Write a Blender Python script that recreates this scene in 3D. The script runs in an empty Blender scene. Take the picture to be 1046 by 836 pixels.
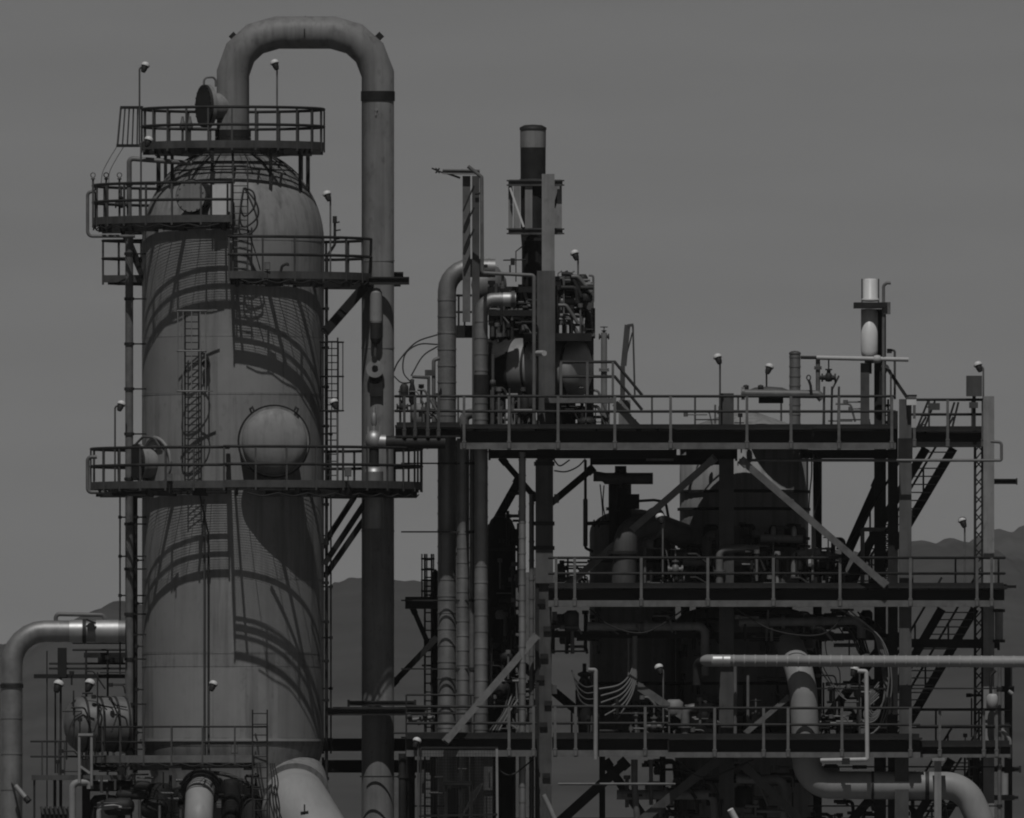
import bpy, math, random
from mathutils import Vector, Matrix, noise
rnd = random.Random(7)
sc = bpy.context.scene
COL = sc.collection
# ------------------------------------------------------------------ place <-> measure
S = 33.0            # one metre spans 33 units of the survey grid at the plane Y = 0
D = 750.0           # the camera stands 750 m in front of that plane
HZ = 830.0          # survey row of the eye level
ZC = 4.24           # eye height above the ground
def V(px, py, Y=0.0):
    k = (D + Y) / D
    return Vector(((px - 523.0) / S * k, Y, ZC + (HZ - py) / S * k))
def M(n): return n / S
R = math.radians

# ------------------------------------------------------------------ materials
def mat(name, c, rough=0.6, metal=0.0, var=0.16, scale=1.3, streak=0.0, bump=0.0, spec=0.3, rust=0.0):
    m = bpy.data.materials.new(name); m.use_nodes = True
    nt = m.node_tree; N = nt.nodes; L = nt.links
    b = N['Principled BSDF']
    b.inputs['Roughness'].default_value = rough; b.inputs['Metallic'].default_value = metal
    b.inputs['Specular IOR Level'].default_value = spec
    tc = N.new('ShaderNodeNewGeometry')
    def ns(sx, sy, sz, sca, det=6):
        mp = N.new('ShaderNodeMapping'); mp.inputs['Scale'].default_value = (sx, sy, sz)
        L.new(tc.outputs['Position'], mp.inputs['Vector'])
        n = N.new('ShaderNodeTexNoise'); n.inputs['Scale'].default_value = sca; n.inputs['Detail'].default_value = det
        n.inputs['Roughness'].default_value = 0.62
        L.new(mp.outputs['Vector'], n.inputs['Vector']); return n
    n1 = ns(1, 1, 1, scale)
    r1 = N.new('ShaderNodeMapRange'); r1.inputs['From Min'].default_value = .3; r1.inputs['From Max'].default_value = .7
    r1.inputs['To Min'].default_value = c * (1 - var); r1.inputs['To Max'].default_value = c * (1 + var)
    L.new(n1.outputs['Fac'], r1.inputs['Value'])
    out = r1.outputs['Result']
    def darken(src, lo, hi, amount):
        nonlocal out
        r = N.new('ShaderNodeMapRange'); r.inputs['From Min'].default_value = lo; r.inputs['From Max'].default_value = hi
        r.inputs['To Min'].default_value = 1.0; r.inputs['To Max'].default_value = 1.0 - amount
        L.new(src, r.inputs['Value'])
        mu = N.new('ShaderNodeMath'); mu.operation = 'MULTIPLY'
        L.new(out, mu.inputs[0]); L.new(r.outputs['Result'], mu.inputs[1]); out = mu.outputs[0]
    if streak: darken(ns(2.6, 2.6, .12, 1.6, 8).outputs['Fac'], .46, .66, streak)
    if rust: darken(ns(1, 1, .55, 4.5, 9).outputs['Fac'], .56, .69, rust)
    L.new(out, b.inputs['Base Color'])
    rr = N.new('ShaderNodeMapRange'); rr.inputs['To Min'].default_value = max(.05, rough - .12); rr.inputs['To Max'].default_value = min(1, rough + .15)
    L.new(n1.outputs['Fac'], rr.inputs['Value']); L.new(rr.outputs['Result'], b.inputs['Roughness'])
    if bump:
        bp = N.new('ShaderNodeBump'); bp.inputs['Strength'].default_value = bump; bp.inputs['Distance'].default_value = .05
        L.new(ns(1, 1, 1, 2.2, 3).outputs['Fac'], bp.inputs['Height']); L.new(bp.outputs['Normal'], b.inputs['Normal'])
    return m
MT = dict(
    tank=mat('weathered_tank_paint', .228, .55, 0, .15, .55, .34, .15, .3, .2),
    patch=mat('newer_tank_paint', .24, .5, 0, .07, .7, .10, .1, .3, .06),
    patch_dull=mat('dull_tank_paint', .205, .6, 0, .08, .7, .12, .1, .3, .10),
    pipe=mat('weathered_pipe_paint', .195, .55, 0, .16, .8, .28, .15, .3, .28),
    duct=mat('pale_duct_paint', .27, .5, 0, .08, .9, .08, .1, .3, .08),
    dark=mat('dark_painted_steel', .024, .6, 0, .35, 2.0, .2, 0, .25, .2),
    black=mat('black_steel', .015, .7, 0, .3, 2.0),
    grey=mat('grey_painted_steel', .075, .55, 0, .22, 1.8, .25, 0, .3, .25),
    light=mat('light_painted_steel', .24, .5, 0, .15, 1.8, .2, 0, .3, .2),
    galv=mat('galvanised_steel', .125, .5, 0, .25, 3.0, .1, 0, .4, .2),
    clad=mat('aluminium_cladding', .26, .52, .6, .20, 1.4, .15, .12, .5, .1),
    cladm=mat('bright_aluminium_cladding', .42, .5, .7, .12, 1.4, .08, .1, .5),
    conc=mat('concrete_fireproofing', .10, .85, 0, .2, 1.1, .3, .2, .2, .15),
    white=mat('white_enamel', .60, .4, 0, .06, 4.0, .08),
    cream=mat('off_white_paint', .42, .5, 0, .08, 2.0, .12),
    hose=mat('pale_hose_rubber', .17, .6, 0, .1),
    cable=mat('black_cable_rubber', .02, .6, 0, .1),
)
def hillmat(c):
    m = mat('dry_scrub_hillside', c, .95, 0, .30, .010, 0, 0, .05)
    return m

# ------------------------------------------------------------------ mesh builder
class B:
    def __init__(s): s.v = []; s.f = []; s.sm = []
    def _add(s, vs, fs, smooth):
        o = len(s.v); s.v += vs; s.f += [tuple(i + o for i in f) for f in fs]; s.sm += [smooth] * len(fs)
    # world-space primitives -----------------------------------------
    def sweep(s, pts, rad, seg=12, caps=True, smooth=True):
        P = [Vector(p) for p in pts]; n = len(P)
        rs = rad if isinstance(rad, (list, tuple)) else [rad] * n
        T = []
        for i in range(n):
            a = (P[i] - P[i - 1]).normalized() if i else None
            b = (P[i + 1] - P[i]).normalized() if i < n - 1 else None
            t = (a + b) if a and b else (a or b)
            T.append(t.normalized() if t.length > 1e-6 else (a or b))
        up = Vector((0, 0, 1)) if abs(T[0].z) < .9 else Vector((0, -1, 0))
        u = (up - T[0] * up.dot(T[0])).normalized()
        vs = []; rings = []
        for i in range(n):
            u = (u - T[i] * u.dot(T[i]))
            u = u.normalized() if u.length > 1e-6 else T[i].orthogonal().normalized()
            w = T[i].cross(u)
            mit = 1.0
            if 0 < i < n - 1:
                c = (P[i] - P[i - 1]).normalized().dot(T[i]); mit = 1 / max(c, .5)
                ax = (P[i + 1] - P[i]).normalized() - (P[i] - P[i - 1]).normalized()
                ax = ax.normalized() if ax.length > 1e-5 else None
            else: ax = None
            ring = []
            for k in range(seg):
                an = 2 * math.pi * k / seg
                d = (u * math.cos(an) + w * math.sin(an)) * rs[i]
                if ax: d = d + ax * d.dot(ax) * (mit - 1)
                ring.append(P[i] + d)
            rings.append(ring); vs += ring
        fs = [(i * seg + k, i * seg + (k + 1) % seg, (i + 1) * seg + (k + 1) % seg, (i + 1) * seg + k) for i in range(n - 1) for k in range(seg)]
        s._add(vs, fs, smooth)
        if caps:
            s._add(rings[0], [tuple(range(seg - 1, -1, -1))], False); s._add(rings[-1], [tuple(range(seg))], False)
        return s
    def beam(s, p0, p1, w, h, up=None):
        p0, p1 = Vector(p0), Vector(p1); t = (p1 - p0).normalized()
        up = Vector(up) if up else (Vector((0, 0, 1)) if abs(t.z) < .95 else Vector((0, -1, 0)))
        b = (up - t * up.dot(t)).normalized(); a = t.cross(b)
        vs = [p + a * sx * w / 2 + b * sy * h / 2 for p in (p0, p1) for sx, sy in ((-1, -1), (1, -1), (1, 1), (-1, 1))]
        s._add(vs, [(3, 2, 1, 0), (4, 5, 6, 7), (0, 1, 5, 4), (1, 2, 6, 5), (2, 3, 7, 6), (3, 0, 4, 7)], False); return s
    def lathe(s, o, axis, prof, seg=24, sharp=True, a0=0, a1=360):
        o = Vector(o); t = Vector(axis).normalized(); u = t.orthogonal().normalized(); w = t.cross(u)
        full = a1 - a0 >= 360
        ns = seg if full else seg + 1
        for i in range(len(prof) - 1):
            (r0, h0), (r1, h1) = prof[i], prof[i + 1]
            vs = []
            for r, h in ((r0, h0), (r1, h1)):
                for k in range(ns):
                    an = R(a0 + (a1 - a0) * k / seg)
                    vs.append(o + t * h + (u * math.cos(an) + w * math.sin(an)) * r)
            fs = [(k, (k + 1) % ns, ns + (k + 1) % ns, ns + k) for k in range(seg)]
            if r0 < 1e-6: fs = [(k, ns + (k + 1) % ns, ns + k) for k in range(seg)]
            if r1 < 1e-6: fs = [(k, (k + 1) % ns, ns + k) for k in range(seg)]
            s._add(vs, fs, True)
        return s
    def slathe(s, o, axis, prof, seg=32):           # one smooth skin of revolution
        o = Vector(o); t = Vector(axis).normalized(); u = t.orthogonal().normalized(); w = t.cross(u)
        vs = []
        for r, h in prof:
            for k in range(seg):
                an = 2 * math.pi * k / seg
                vs.append(o + t * h + (u * math.cos(an) + w * math.sin(an)) * max(r, 1e-4))
        fs = [(i * seg + k, i * seg + (k + 1) % seg, (i + 1) * seg + (k + 1) % seg, (i + 1) * seg + k) for i in range(len(prof) - 1) for k in range(seg)]
        s._add(vs, fs, True); return s
    # survey-grid primitives -----------------------------------------
    def tube(s, pts, r, seg=10, bend=0, clad=0, caps=True, nb=6):
        P = [V(*p) for p in pts]
        if bend: P = fillet(P, M(bend), nb)
        s.sweep(P, M(r), seg, caps)
        if clad:
            for i in range(len(P) - 1):
                L = (P[i + 1] - P[i]).length
                if L < M(clad) * .8: continue
                k = int(L / M(clad)); t = (P[i + 1] - P[i]).normalized()
                for j in range(k + 1):
                    c = P[i] + t * (L * (j + .5) / (k + 1))
                    s.sweep([c - t * .022, c + t * .022], M(r) + .014, max(seg, 14))
        return s
    def bar(s, p0, p1, w, h=None, up=None): return s.beam(V(*p0), V(*p1), M(w), M(h or w), up)
    def box(s, x0, y0, x1, y1, Y0, Y1):
        a = V(x0, y1, (Y0 + Y1) / 2); b = V(x1, y0, (Y0 + Y1) / 2)
        vs = [Vector((x, y, z)) for x in (a.x, b.x) for y in (Y0, Y1) for z in (a.z, b.z)]
        s._add(vs, [(0, 1, 3, 2), (4, 6, 7, 5), (0, 4, 5, 1), (2, 3, 7, 6), (0, 2, 6, 4), (1, 5, 7, 3)], False); return s
    def hsec(s, p0, p1, w, h, t=1.2, up=None):      # I section: flanges w wide across, h deep along 'up'
        a, b = V(*p0), V(*p1); d = (b - a).normalized()
        up = Vector(up) if up else (Vector((0, 0, 1)) if abs(d.z) < .95 else Vector((0, -1, 0)))
        u = (up - d * up.dot(d)).normalized()
        o = u * M((h - t) / 2)
        s.beam(a + o, b + o, M(w), M(t), up); s.beam(a - o, b - o, M(w), M(t), up)
        s.beam(a, b, M(t), M(h - 2 * t), up); return s
    def out(s, name, m, parent=None, org=None, shared=None):
        if shared: me = shared
        else:
            org = org if org is not None else (parent.get('_o') if parent else None)
            o = Vector(org) if org is not None else Vector((0, 0, 0))
            me = bpy.data.meshes.new(name)
            me.from_pydata([tuple(v - o) for v in s.v], [], s.f)
            me.polygons.foreach_set('use_smooth', s.sm)
            me.materials.append(MT[m] if isinstance(m, str) else m); me.update()
        ob = bpy.data.objects.new(name, me); COL.objects.link(ob)
        if parent: ob.parent = parent
        return ob
def fillet(P, r, n=6):
    out = [P[0]]
    for i in range(1, len(P) - 1):
        a = (P[i - 1] - P[i]); b = (P[i + 1] - P[i])
        la, lb = a.length, b.length; a.normalize(); b.normalize()
        th = a.angle(b)
        if th > math.pi - .05: out.append(P[i]); continue
        d = min(r / math.tan(th / 2), la * .49, lb * .49); rr = d * math.tan(th / 2)
        c = P[i] + (a + b).normalized() * (rr / math.sin(th / 2))
        s = P[i] + a * d - c; e = P[i] + b * d - c
        tot = s.angle(e)
        for k in range(n + 1):
            f = k / n
            out.append(c + (s * math.sin((1 - f) * tot) + e * math.sin(f * tot)) / math.sin(tot))
    out.append(P[-1]); return out
def curve(pts, n=8):                                # smooth curve through points (Catmull-Rom)
    P = [V(*p) for p in pts]; P = [P[0] * 2 - P[1]] + P + [P[-1] * 2 - P[-2]]
    out = []
    for i in range(1, len(P) - 2):
        for k in range(n):
            t = k / n
            out.append(.5 * ((2 * P[i]) + (P[i + 1] - P[i - 1]) * t + (2 * P[i - 1] - 5 * P[i] + 4 * P[i + 1] - P[i + 2]) * t * t + (3 * P[i] - P[i - 1] - 3 * P[i + 1] + P[i + 2]) * t ** 3))
    out.append(P[-2]); return out
ROOTS = []
def thing(name, label, cat, loc, group=None):
    o = bpy.data.objects.new(name, None); COL.objects.link(o)
    p = V(*loc); o.location = p; o['_o'] = tuple(p); o.empty_display_size = .2
    o['label'] = label; o['category'] = cat
    if group: o['group'] = group
    ROOTS.append(o); return o
def single(name, label, cat, b, m, loc=None, group=None):
    p = V(*loc) if loc else Vector(b.v[0])
    o = b.out(name, m, None, p); o.location = p; o['label'] = label; o['category'] = cat
    if group: o['group'] = group
    return o

# ================================================================== SETTING
b = B(); b._add([Vector((-9000, -3000, 0)), Vector((9000, -3000, 0)), Vector((9000, 16000, 0)), Vector((-9000, 16000, 0))], [(0, 1, 2, 3)], False)
g = b.out('ground', mat('packed_gravel_ground', .13, .95, 0, .3, .15)); g['kind'] = 'structure'
def ridge(pts, x):
    for (x0, y0), (x1, y1) in zip(pts, pts[1:]):
        if x0 <= x <= x1:
            t = (x - x0) / (x1 - x0); t = t * t * (3 - 2 * t); return y0 + (y1 - y0) * t
    return pts[0][1] if x < pts[0][0] else pts[-1][1]
def hills(name, pts, dist, depth, c, seed, ruff):
    nx, ny = 2400, 36; vs = []; fs = []
    for j in range(ny + 1):
        f = j / ny; Y = dist - depth * .55 + depth * f
        for i in range(nx + 1):
            px = -5200 + 11400 * i / nx; out = max(0, -260 - px, px - 1306)
            x = (px - 523) / S / D * (D + dist)
            H = ZC + (HZ - ridge(pts, px) + min(1, out / 500) * 60 * noise.noise(Vector((px / 620, seed, 1.7)))) / S / D * (D + dist)
            e = (f - .55) / (.55 if f < .55 else .45)
            prof = max(0, 1 - abs(e) ** 1.5)
            spur = noise.fractal(Vector((x / 420, Y / 900, seed)), 1, 2.1, 6)
            crest = noise.fractal(Vector((x / 34, seed, 4.2)), .7, 2.2, 5) * ruff
            z = H * prof * (1 + .16 * spur * (1 - prof)) + H * .10 * spur * prof * abs(e) + crest * prof - 2
            vs.append(Vector((x, Y, z)))
    for j in range(ny):
        for i in range(nx):
            a = j * (nx + 1) + i; fs.append((a, a + 1, a + nx + 2, a + nx + 1))
    b = B(); b._add(vs, fs, True); o = b.out(name, hillmat(c)); o['kind'] = 'structure'; return o
hills('hills', [(-260, 668), (0, 645), (60, 630), (95, 611), (130, 601), (200, 594), (330, 598), (352, 592), (400, 589), (430, 586), (480, 575), (560, 580), (640, 590), (720, 588), (800, 575), (880, 552), (931, 541), (950, 539), (968, 533), (980, 536), (1000, 543), (1020, 548), (1046, 555), (1150, 572), (1306, 600)], 5200, 2600, .062, 3.3, 3.6)
hills('far_hills', [(-260, 720), (600, 700), (900, 600), (960, 560), (1000, 542), (1016, 535), (1030, 537), (1046, 529), (1110, 520), (1306, 540)], 8200, 2600, .066, 8.1, 3.0)

# ================================================================== helpers for plant
TX, TR = 238.0, 93.0                                 # the tower's axis and radius
def RP(r, a, py, cx=TX, Y0=0.0):
    c = V(cx, py, Y0); return Vector((c.x + M(r) * math.sin(R(a)), Y0 - M(r) * math.cos(R(a)), c.z))
def arcpts(r, a0, a1, py, step=4.0, cx=TX, Y0=0.0):
    n = max(2, int(abs(a1 - a0) / step)); return [RP(r, a0 + (a1 - a0) * i / n, py, cx, Y0) for i in range(n + 1)]
def ring_band(b, r0, r1, y0, y1, a0, a1, step=4.0):  # curved bar of rectangular section
    A = arcpts(r0, a0, a1, y0, step); Bq = arcpts(r1, a0, a1, y0, step); C = arcpts(r1, a0, a1, y1, step); Dq = arcpts(r0, a0, a1, y1, step)
    n = len(A); vs = A + Bq + C + Dq; fs = []
    for i in range(n - 1):
        for p, q in ((0, 1), (1, 2), (2, 3), (3, 0)):
            fs.append((p * n + i, p * n + i + 1, q * n + i + 1, q * n + i))
    fs += [(0, n, 2 * n, 3 * n), (4 * n - 1, 3 * n - 1, 2 * n - 1, n - 1)]
    b._add(vs, fs, False)
def ring_sector(T, deck, r0, r1, a0, a1, rail=37, fascia=9, post_step=14, beams=(), brk=(), drop=50, brk_r=None, ends=(1, 1), railm='dark', rail_r=1.5, gap=1.5, kick='dark', brace_at=(), postm='grey', braces=True):
    b = B()
    r = r0 + 1.5
    while r < r1 - 1:
        ring_band(b, r - .1, r + .1, deck, deck + .6, a0, a1, 5.0); r += gap
    n = max(2, int((a1 - a0) / 9))
    for i in range(n + 1):
        a = a0 + (a1 - a0) * i / n; b.beam(RP(r0, a, deck + 1.4), RP(r1, a, deck + 1.4), M(.5), M(1.6))
    b.out('deck_grating', 'dark', T)
    b = B(); ring_band(b, r1 - .5, r1 + .5, deck - 4, deck + 3.5, a0, a1)
    for a, e in ((a0, ends[0]), (a1, ends[1])):
        if e: b.beam(RP(r0, a, deck), RP(r1, a, deck), M(1), M(7.5))
    b.out('toe_board', kick, T)
    for nm, y in (('top_rail', rail), ('mid_rail', rail * .53)):
        b = B(); P = arcpts(r1, a0, a1, deck - y)
        if ends[0]: P = [RP(max(r0, TR + 4), a0, deck - y)] + P
        if ends[1]: P = P + [RP(max(r0, TR + 4), a1, deck - y)]
        b.sweep(P, M(rail_r), 8); b.out(nm, railm, T)
    n = max(1, round((a1 - a0) / post_step))
    for i in range(n + 1):
        a = a0 + (a1 - a0) * i / n
        b = B(); b.beam(RP(r1 + .2, a, deck + 6), RP(r1 + .2, a, deck - rail), M(1.7), M(1.7), (math.sin(R(a)), -math.cos(R(a)), 0)); b.out('post', postm, T)
    for rb in beams:
        b = B(); ring_band(b, rb - 1, rb + 1, deck + 2, deck + (9 if rb < TR + 14 else 6), a0, a1); b.out('ring_beam', 'dark', T)
    for a in brk:
        b = B(); b.beam(RP(TR - 1, a, deck + 6.5), RP(r1 - 4, a, deck + 6.5), M(2), M(9)); b.out('bracket_beam', 'dark', T)
        if a in brace_at:
            b = B(); b.beam(RP(TR - 1, a, deck + drop + 14), RP((brk_r or r1) - 4, a, deck + 10), M(3.6), M(5)); b.out('bracket_brace', 'dark', T)
def ladder(name, label, x0, x1, y0, y1, Y, cage=None, m='dark', step=7.2, group=None, rail=.9):
    T = thing(name, label, 'ladder', ((x0 + x1) / 2, y1, Y), group)
    for x in (x0, x1): B().tube([(x, y0, Y), (x, y1, Y)], rail, 6).out('stringer', m, T)
    y = y0 + 4
    while y < y1 - 1:
        B().tube([(x0, y, Y), (x1, y, Y)], .55, 6).out('rung', m, T); y += step
    if cage:
        c0, c1, hw, dep, cm = cage; cx = (x0 + x1) / 2
        def hoop(a, y):
            return V(cx, y, Y) + Vector((M(hw) * math.sin(R(a)), -M(dep) * (.5 + .5 * math.cos(R(a))), 0))
        k = max(2, int((c1 - c0) / 32))
        for i in range(k + 1):
            y = c0 + (c1 - c0) * i / k
            B().sweep([hoop(a, y) for a in range(-150, 151, 20)], M(.75), 6).out('cage_hoop', cm, T)
        b = B()
        for a in (-110, -70, -35, 0, 35, 70, 110): b.sweep([hoop(a, c0), hoop(a, c1)], M(.5), 5)
        b.out('cage_bars', cm, T)
    return T
LAMPHEAD = {}
def lamp(label, hx, hy, pxx, py1, Y, m='galv', flip=False, sc_=.88, r=.95):
    T = thing('floodlight', label, 'floodlight', (pxx, py1, Y), 'pole mounted floodlights about the plant')
    top = hy + 3
    B().tube([(pxx, py1, Y), (pxx, top, Y), (hx, top - 3.5, Y)], r, 7, bend=3).out('pole', m, T)
    o = V(hx, hy, Y); key = (flip, sc_)
    if key not in LAMPHEAD:
        sgn = -1 if flip else 1; f = sc_
        ax = Vector((sgn * -.35, -.35, -1)).normalized()
        c = B(); c.slathe((0, 0, 0), -ax, [(M(4.8 * f), -M(1.2 * f)), (M(5.2 * f), M(.4 * f)), (M(4.4 * f), M(2.4 * f)), (M(2.6 * f), M(3.8 * f)), (0, M(4.2 * f))], 18)
        d = B(); d.lathe((0, 0, 0), ax, [(0, 0), (M(3.8 * f), M(.8 * f)), (M(3.5 * f), M(5 * f)), (M(2.5 * f), M(8.5 * f)), (M(2.2 * f), M(8.6 * f)), (0, M(8.2 * f))], 16)
        LAMPHEAD[key] = (c, d, [None, None])
    c, d, sh = LAMPHEAD[key]
    for i, (bb, nm, mm) in enumerate(((c, 'lamp_hood', 'white'), (d, 'lamp_body', 'dark'))):
        if sh[i] is None:
            ob = bb.out(nm, mm, T, (0, 0, 0)); sh[i] = ob.data
        else: ob = B().out(nm, mm, T, shared=sh[i])
        ob.location = o - Vector(T['_o'])
    return T
def valve(label, px, py, Y, s=1.0, m='galv', h=16, cat='valve'):
    T = thing('valve', label, cat, (px, py, Y))
    o = V(px, py, Y); z = Vector((0, 0, 1)); x = Vector((1, 0, 0)); u = M(s)
    b = B(); b.slathe(o, z, [(0, -3.5 * u), (2.6 * u, -3 * u), (3.4 * u, 0), (2.6 * u, 3 * u), (1.6 * u, 4 * u), (1.6 * u, 7 * u)], 14)
    b.lathe(o, x, [(0, -6 * u), (3.4 * u, -6 * u), (3.4 * u, -4.6 * u), (2 * u, -4.6 * u), (2 * u, 4.6 * u), (3.4 * u, 4.6 * u), (3.4 * u, 6 * u), (0, 6 * u)], 14); b.out('valve_body', m, T)
    b = B(); b.lathe(o + z * 6 * u, z, [(0, 0), (2.9 * u, 0), (2.9 * u, 1.2 * u), (.6 * u, 1.2 * u), (.6 * u, h * u * .7)], 12); b.out('stem', m, T)
    b = B(); w = o + z * (6 + h * .6) * u
    b.sweep([w + Vector((math.cos(a) * 4 * u, math.sin(a) * 4 * u, 0)) for a in [i * math.pi / 7 for i in range(15)]], .5 * u, 6)
    b.beam(w - x * 4 * u, w + x * 4 * u, .7 * u, .7 * u); b.out('handwheel', 'dark', T)
    return T
def pipe(label, pts, r, m='clad', bend=0, clad=0, name='pipe', flanges=(), seg=18, cat='pipe', group=None, fm=None):
    T = thing(name, label, cat, pts[-1], group)
    B().tube(pts, r, seg, bend, clad).out('pipe_run', m, T)
    for (a, c) in flanges:                           # a point on the pipe, c a point giving the direction
        A, C = V(*a), V(*c); t = (C - A).normalized()
        b = B(); b.lathe(A, t, [(0, -M(1.6)), (M(r * 1.45 + .6), -M(1.6)), (M(r * 1.45 + .6), -M(.2)), (M(r * 1.3), -M(.2)), (M(r * 1.3), M(.2)), (M(r * 1.45 + .6), M(.2)), (M(r * 1.45 + .6), M(1.6)), (0, M(1.6))], seg)
        b.out('flange', fm or m, T)
    return T

# ================================================================== THE TOWER
T = thing('pressure_tower', 'large pale grey cylindrical process tower with domed head, the widest vessel in view', 'tower', (TX, 970, 0))
ax0 = V(TX, 970, 0)
def hz(py): return V(TX, py, 0).z - ax0.z
b = B(); rt = M(TR)
prof = [(rt, hz(762)), (rt, hz(600)), (rt, hz(440)), (rt, hz(300)), (rt, hz(247))]
b.slathe(ax0, (0, 0, 1), prof, 96); b.out('shell', 'tank', T)
b = B(); b.slathe(ax0, (0, 0, 1), [(rt * math.cos(R(t)), hz(247) + M(97) * math.sin(R(t))) for t in range(0, 91, 5)], 96); b.out('dome_head', 'tank', T)
b = B(); b.slathe(ax0, (0, 0, 1), [(rt, hz(760)), (rt * .985, hz(768)), (rt * .94, hz(780)), (rt * .90, hz(792)), (rt * .90, hz(965))], 72); b.out('skirt', 'tank', T)
for py, w, pr in ((247, 1.0, .35), (345, .7, .22), (404, .8, .3), (592, .7, .22), (668, .8, .3), (681, .7, .25)):
    b = B(); ring_band(b, TR - .5, TR + pr, py - w / 2, py + w / 2, 0, 360, 4); b.out('weld_seam', 'tank', T)
b = B(); ring_band(b, TR - .5, TR + 2.2, 755, 757.5, 0, 360, 3); b.out('ledge_ring', 'duct', T)
# vertical seams of the shell courses
for a, y0, y1 in ((-10, 404, 497), (34, 345, 404), (-40, 592, 668), (18, 247, 345), (-12, 681, 756), (52, 681, 756)):
    b = B(); b.beam(RP(TR, a, y0), RP(TR, a, y1), M(.8), M(.5), (math.sin(R(a)), -math.cos(R(a)), 0)); b.out('weld_seam', 'tank', T)
for a0, a1, y0, y1, m in ((-9, 80, 346, 403, 'patch'), (-9, 40, 248, 290, 'patch'), (-75, -12, 594, 667, 'patch_dull'), (0, 60, 594, 667, 'patch'), (-60, 5, 683, 754, 'patch'), (30, 85, 683, 754, 'patch_dull'), (-70, -48, 452, 497, 'patch'), (-80, -30, 346, 403, 'patch_dull')):
    b = B(); n = 20; vs = [RP(TR + .12, a0 + (a1 - a0) * i / n, y) for y in (y0, y1) for i in range(n + 1)]
    b._add(vs, [(i, i + 1, n + 2 + i, n + 1 + i) for i in range(n)], True); b.out('shell_plate', m, T)
def nozzle(T, a, py, L, r, name='manway', domed=0, cover='tank', neck='tank', tilt=0.0, bolts=14, base=TR - 6, face=None):
    fa = a if face is None else face
    d = Vector((math.sin(R(fa)), -math.cos(R(fa)), tilt)).normalized(); o = RP(base, a, py)
    LL = M(TR - base + L)
    b = B(); b.lathe(o, d, [(M(r * .93), 0), (M(r * .93), LL - M(3)), (M(r * 1.07), LL - M(3)), (M(r * 1.07), LL - M(.3)), (M(r), LL - M(.3))], 40); nk = b.out(name, neck, T)
    b = B()
    if domed: b.slathe(o + d * LL, d, [(M(r), 0), (M(r), M(1.5))] + [(M(r) * math.cos(R(t)), M(1.5) + M(domed) * math.sin(R(t))) for t in range(10, 91, 10)], 40)
    else:
        b.lathe(o + d * LL, d, [(0, 0), (M(r * 1.07), 0), (M(r * 1.07), M(2.4)), (0, M(2.4))], 40)
        u = d.orthogonal().normalized(); w = d.cross(u)
        for k in range(bolts):
            an = 2 * math.pi * k / bolts; c = o + d * (LL + M(2.3)) + (u * math.cos(an) + w * math.sin(an)) * M(r * .96)
            b.sweep([c, c + d * M(1)], M(.8), 6)
    cv = b.out('cover', cover, nk, T['_o'])
    return o + d * LL, d, nk
o, d, nk = nozzle(T, 25.5, 453, 40, 33.5, 'manway', 13, 'tank', 'tank', base=TR - 14, face=10)
b = B(); b.lathe(o - d * M(3), d, [(M(33), 0), (M(37.5), 0), (M(37.5), M(2.6)), (M(33), M(2.6))], 48); b.out('flange', 'black', nk, T['_o'])
for s in (-1, 1):                                    # lifting lugs on the domed cover
    b = B(); c = o + Vector((s * M(20), 0, M(30))) + d * M(-1)
    b.sweep([c, c + Vector((s * M(2), 0, M(5))), c + Vector((s * M(4.5), 0, M(3))), c + Vector((s * M(3), 0, M(-1)))], M(1.1), 6); b.out('lifting_lug', 'dark', nk, T['_o'])
o, d, nk = nozzle(T, -64, 473, 15, 17.5, 'manway', 0, 'dark')
b = B(); P = [RP(TR, -50, 462), RP(TR + 6, -54, 448), RP(TR + 12, -60, 447), RP(TR + 17, -64, 455)]
b.sweep(fillet(P, M(5)), M(1.3), 8); b.out('davit_arm', 'grey', nk, T['_o'])
b = B(); ring = []
for k in range(25):
    an = 2 * math.pi * k / 24; ring.append(RP(TR + 1, -58 + 16 * math.cos(an), 473 + 25 * math.sin(an)))
b.sweep(ring, M(1.8), 6); b.out('reinforcing_pad', 'tank', T)
o, d, nk = nozzle(T, -23, 203, 12, 15, 'nozzle', 0, 'tank', 'dark', base=TR - 30)
b = B(); b.lathe(o - d * M(2), d, [(M(15), 0), (M(17.6), 0), (M(17.6), M(2)), (M(15), M(2))], 40); b.out('flange', 'dark', nk, T['_o'])
# short nozzles and pads on the dome
for a, r0, y in ((-62, 34, 164), (-30, 30, 160), (34, 30, 160), (62, 36, 166), (80, 46, 174)):
    b = B(); p = RP(r0, a, y + 3); b.sweep([p, p + Vector((0, 0, M(10)))], M(2.6), 10); b.lathe(p + Vector((0, 0, M(10))), (0, 0, 1), [(0, 0), (M(4.2), 0), (M(4.2), M(1.6)), (0, M(1.6))], 12); b.out('dome_nozzle', 'grey', T)
# dark bands and ribs drawn as the top platform's shadow on the dome
for t in (48, 56, 64, 72):
    r = TR * math.cos(R(t)); y = 247 - 97 * math.sin(R(t)); b = B(); ring_band(b, r, r + .7, y - .8, y + .8, 0, 360, 5); b.out('dome_shade_band', 'dark', T)
b = B()
for a in range(-180, 180, 18):
    b.sweep([RP(TR * math.cos(R(t)) + .5, a, 247 - 97 * math.sin(R(t)) - .3) for t in range(44, 80, 6)], M(.6), 5)
b.out('dome_shade_ribs', 'dark', T)

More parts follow.
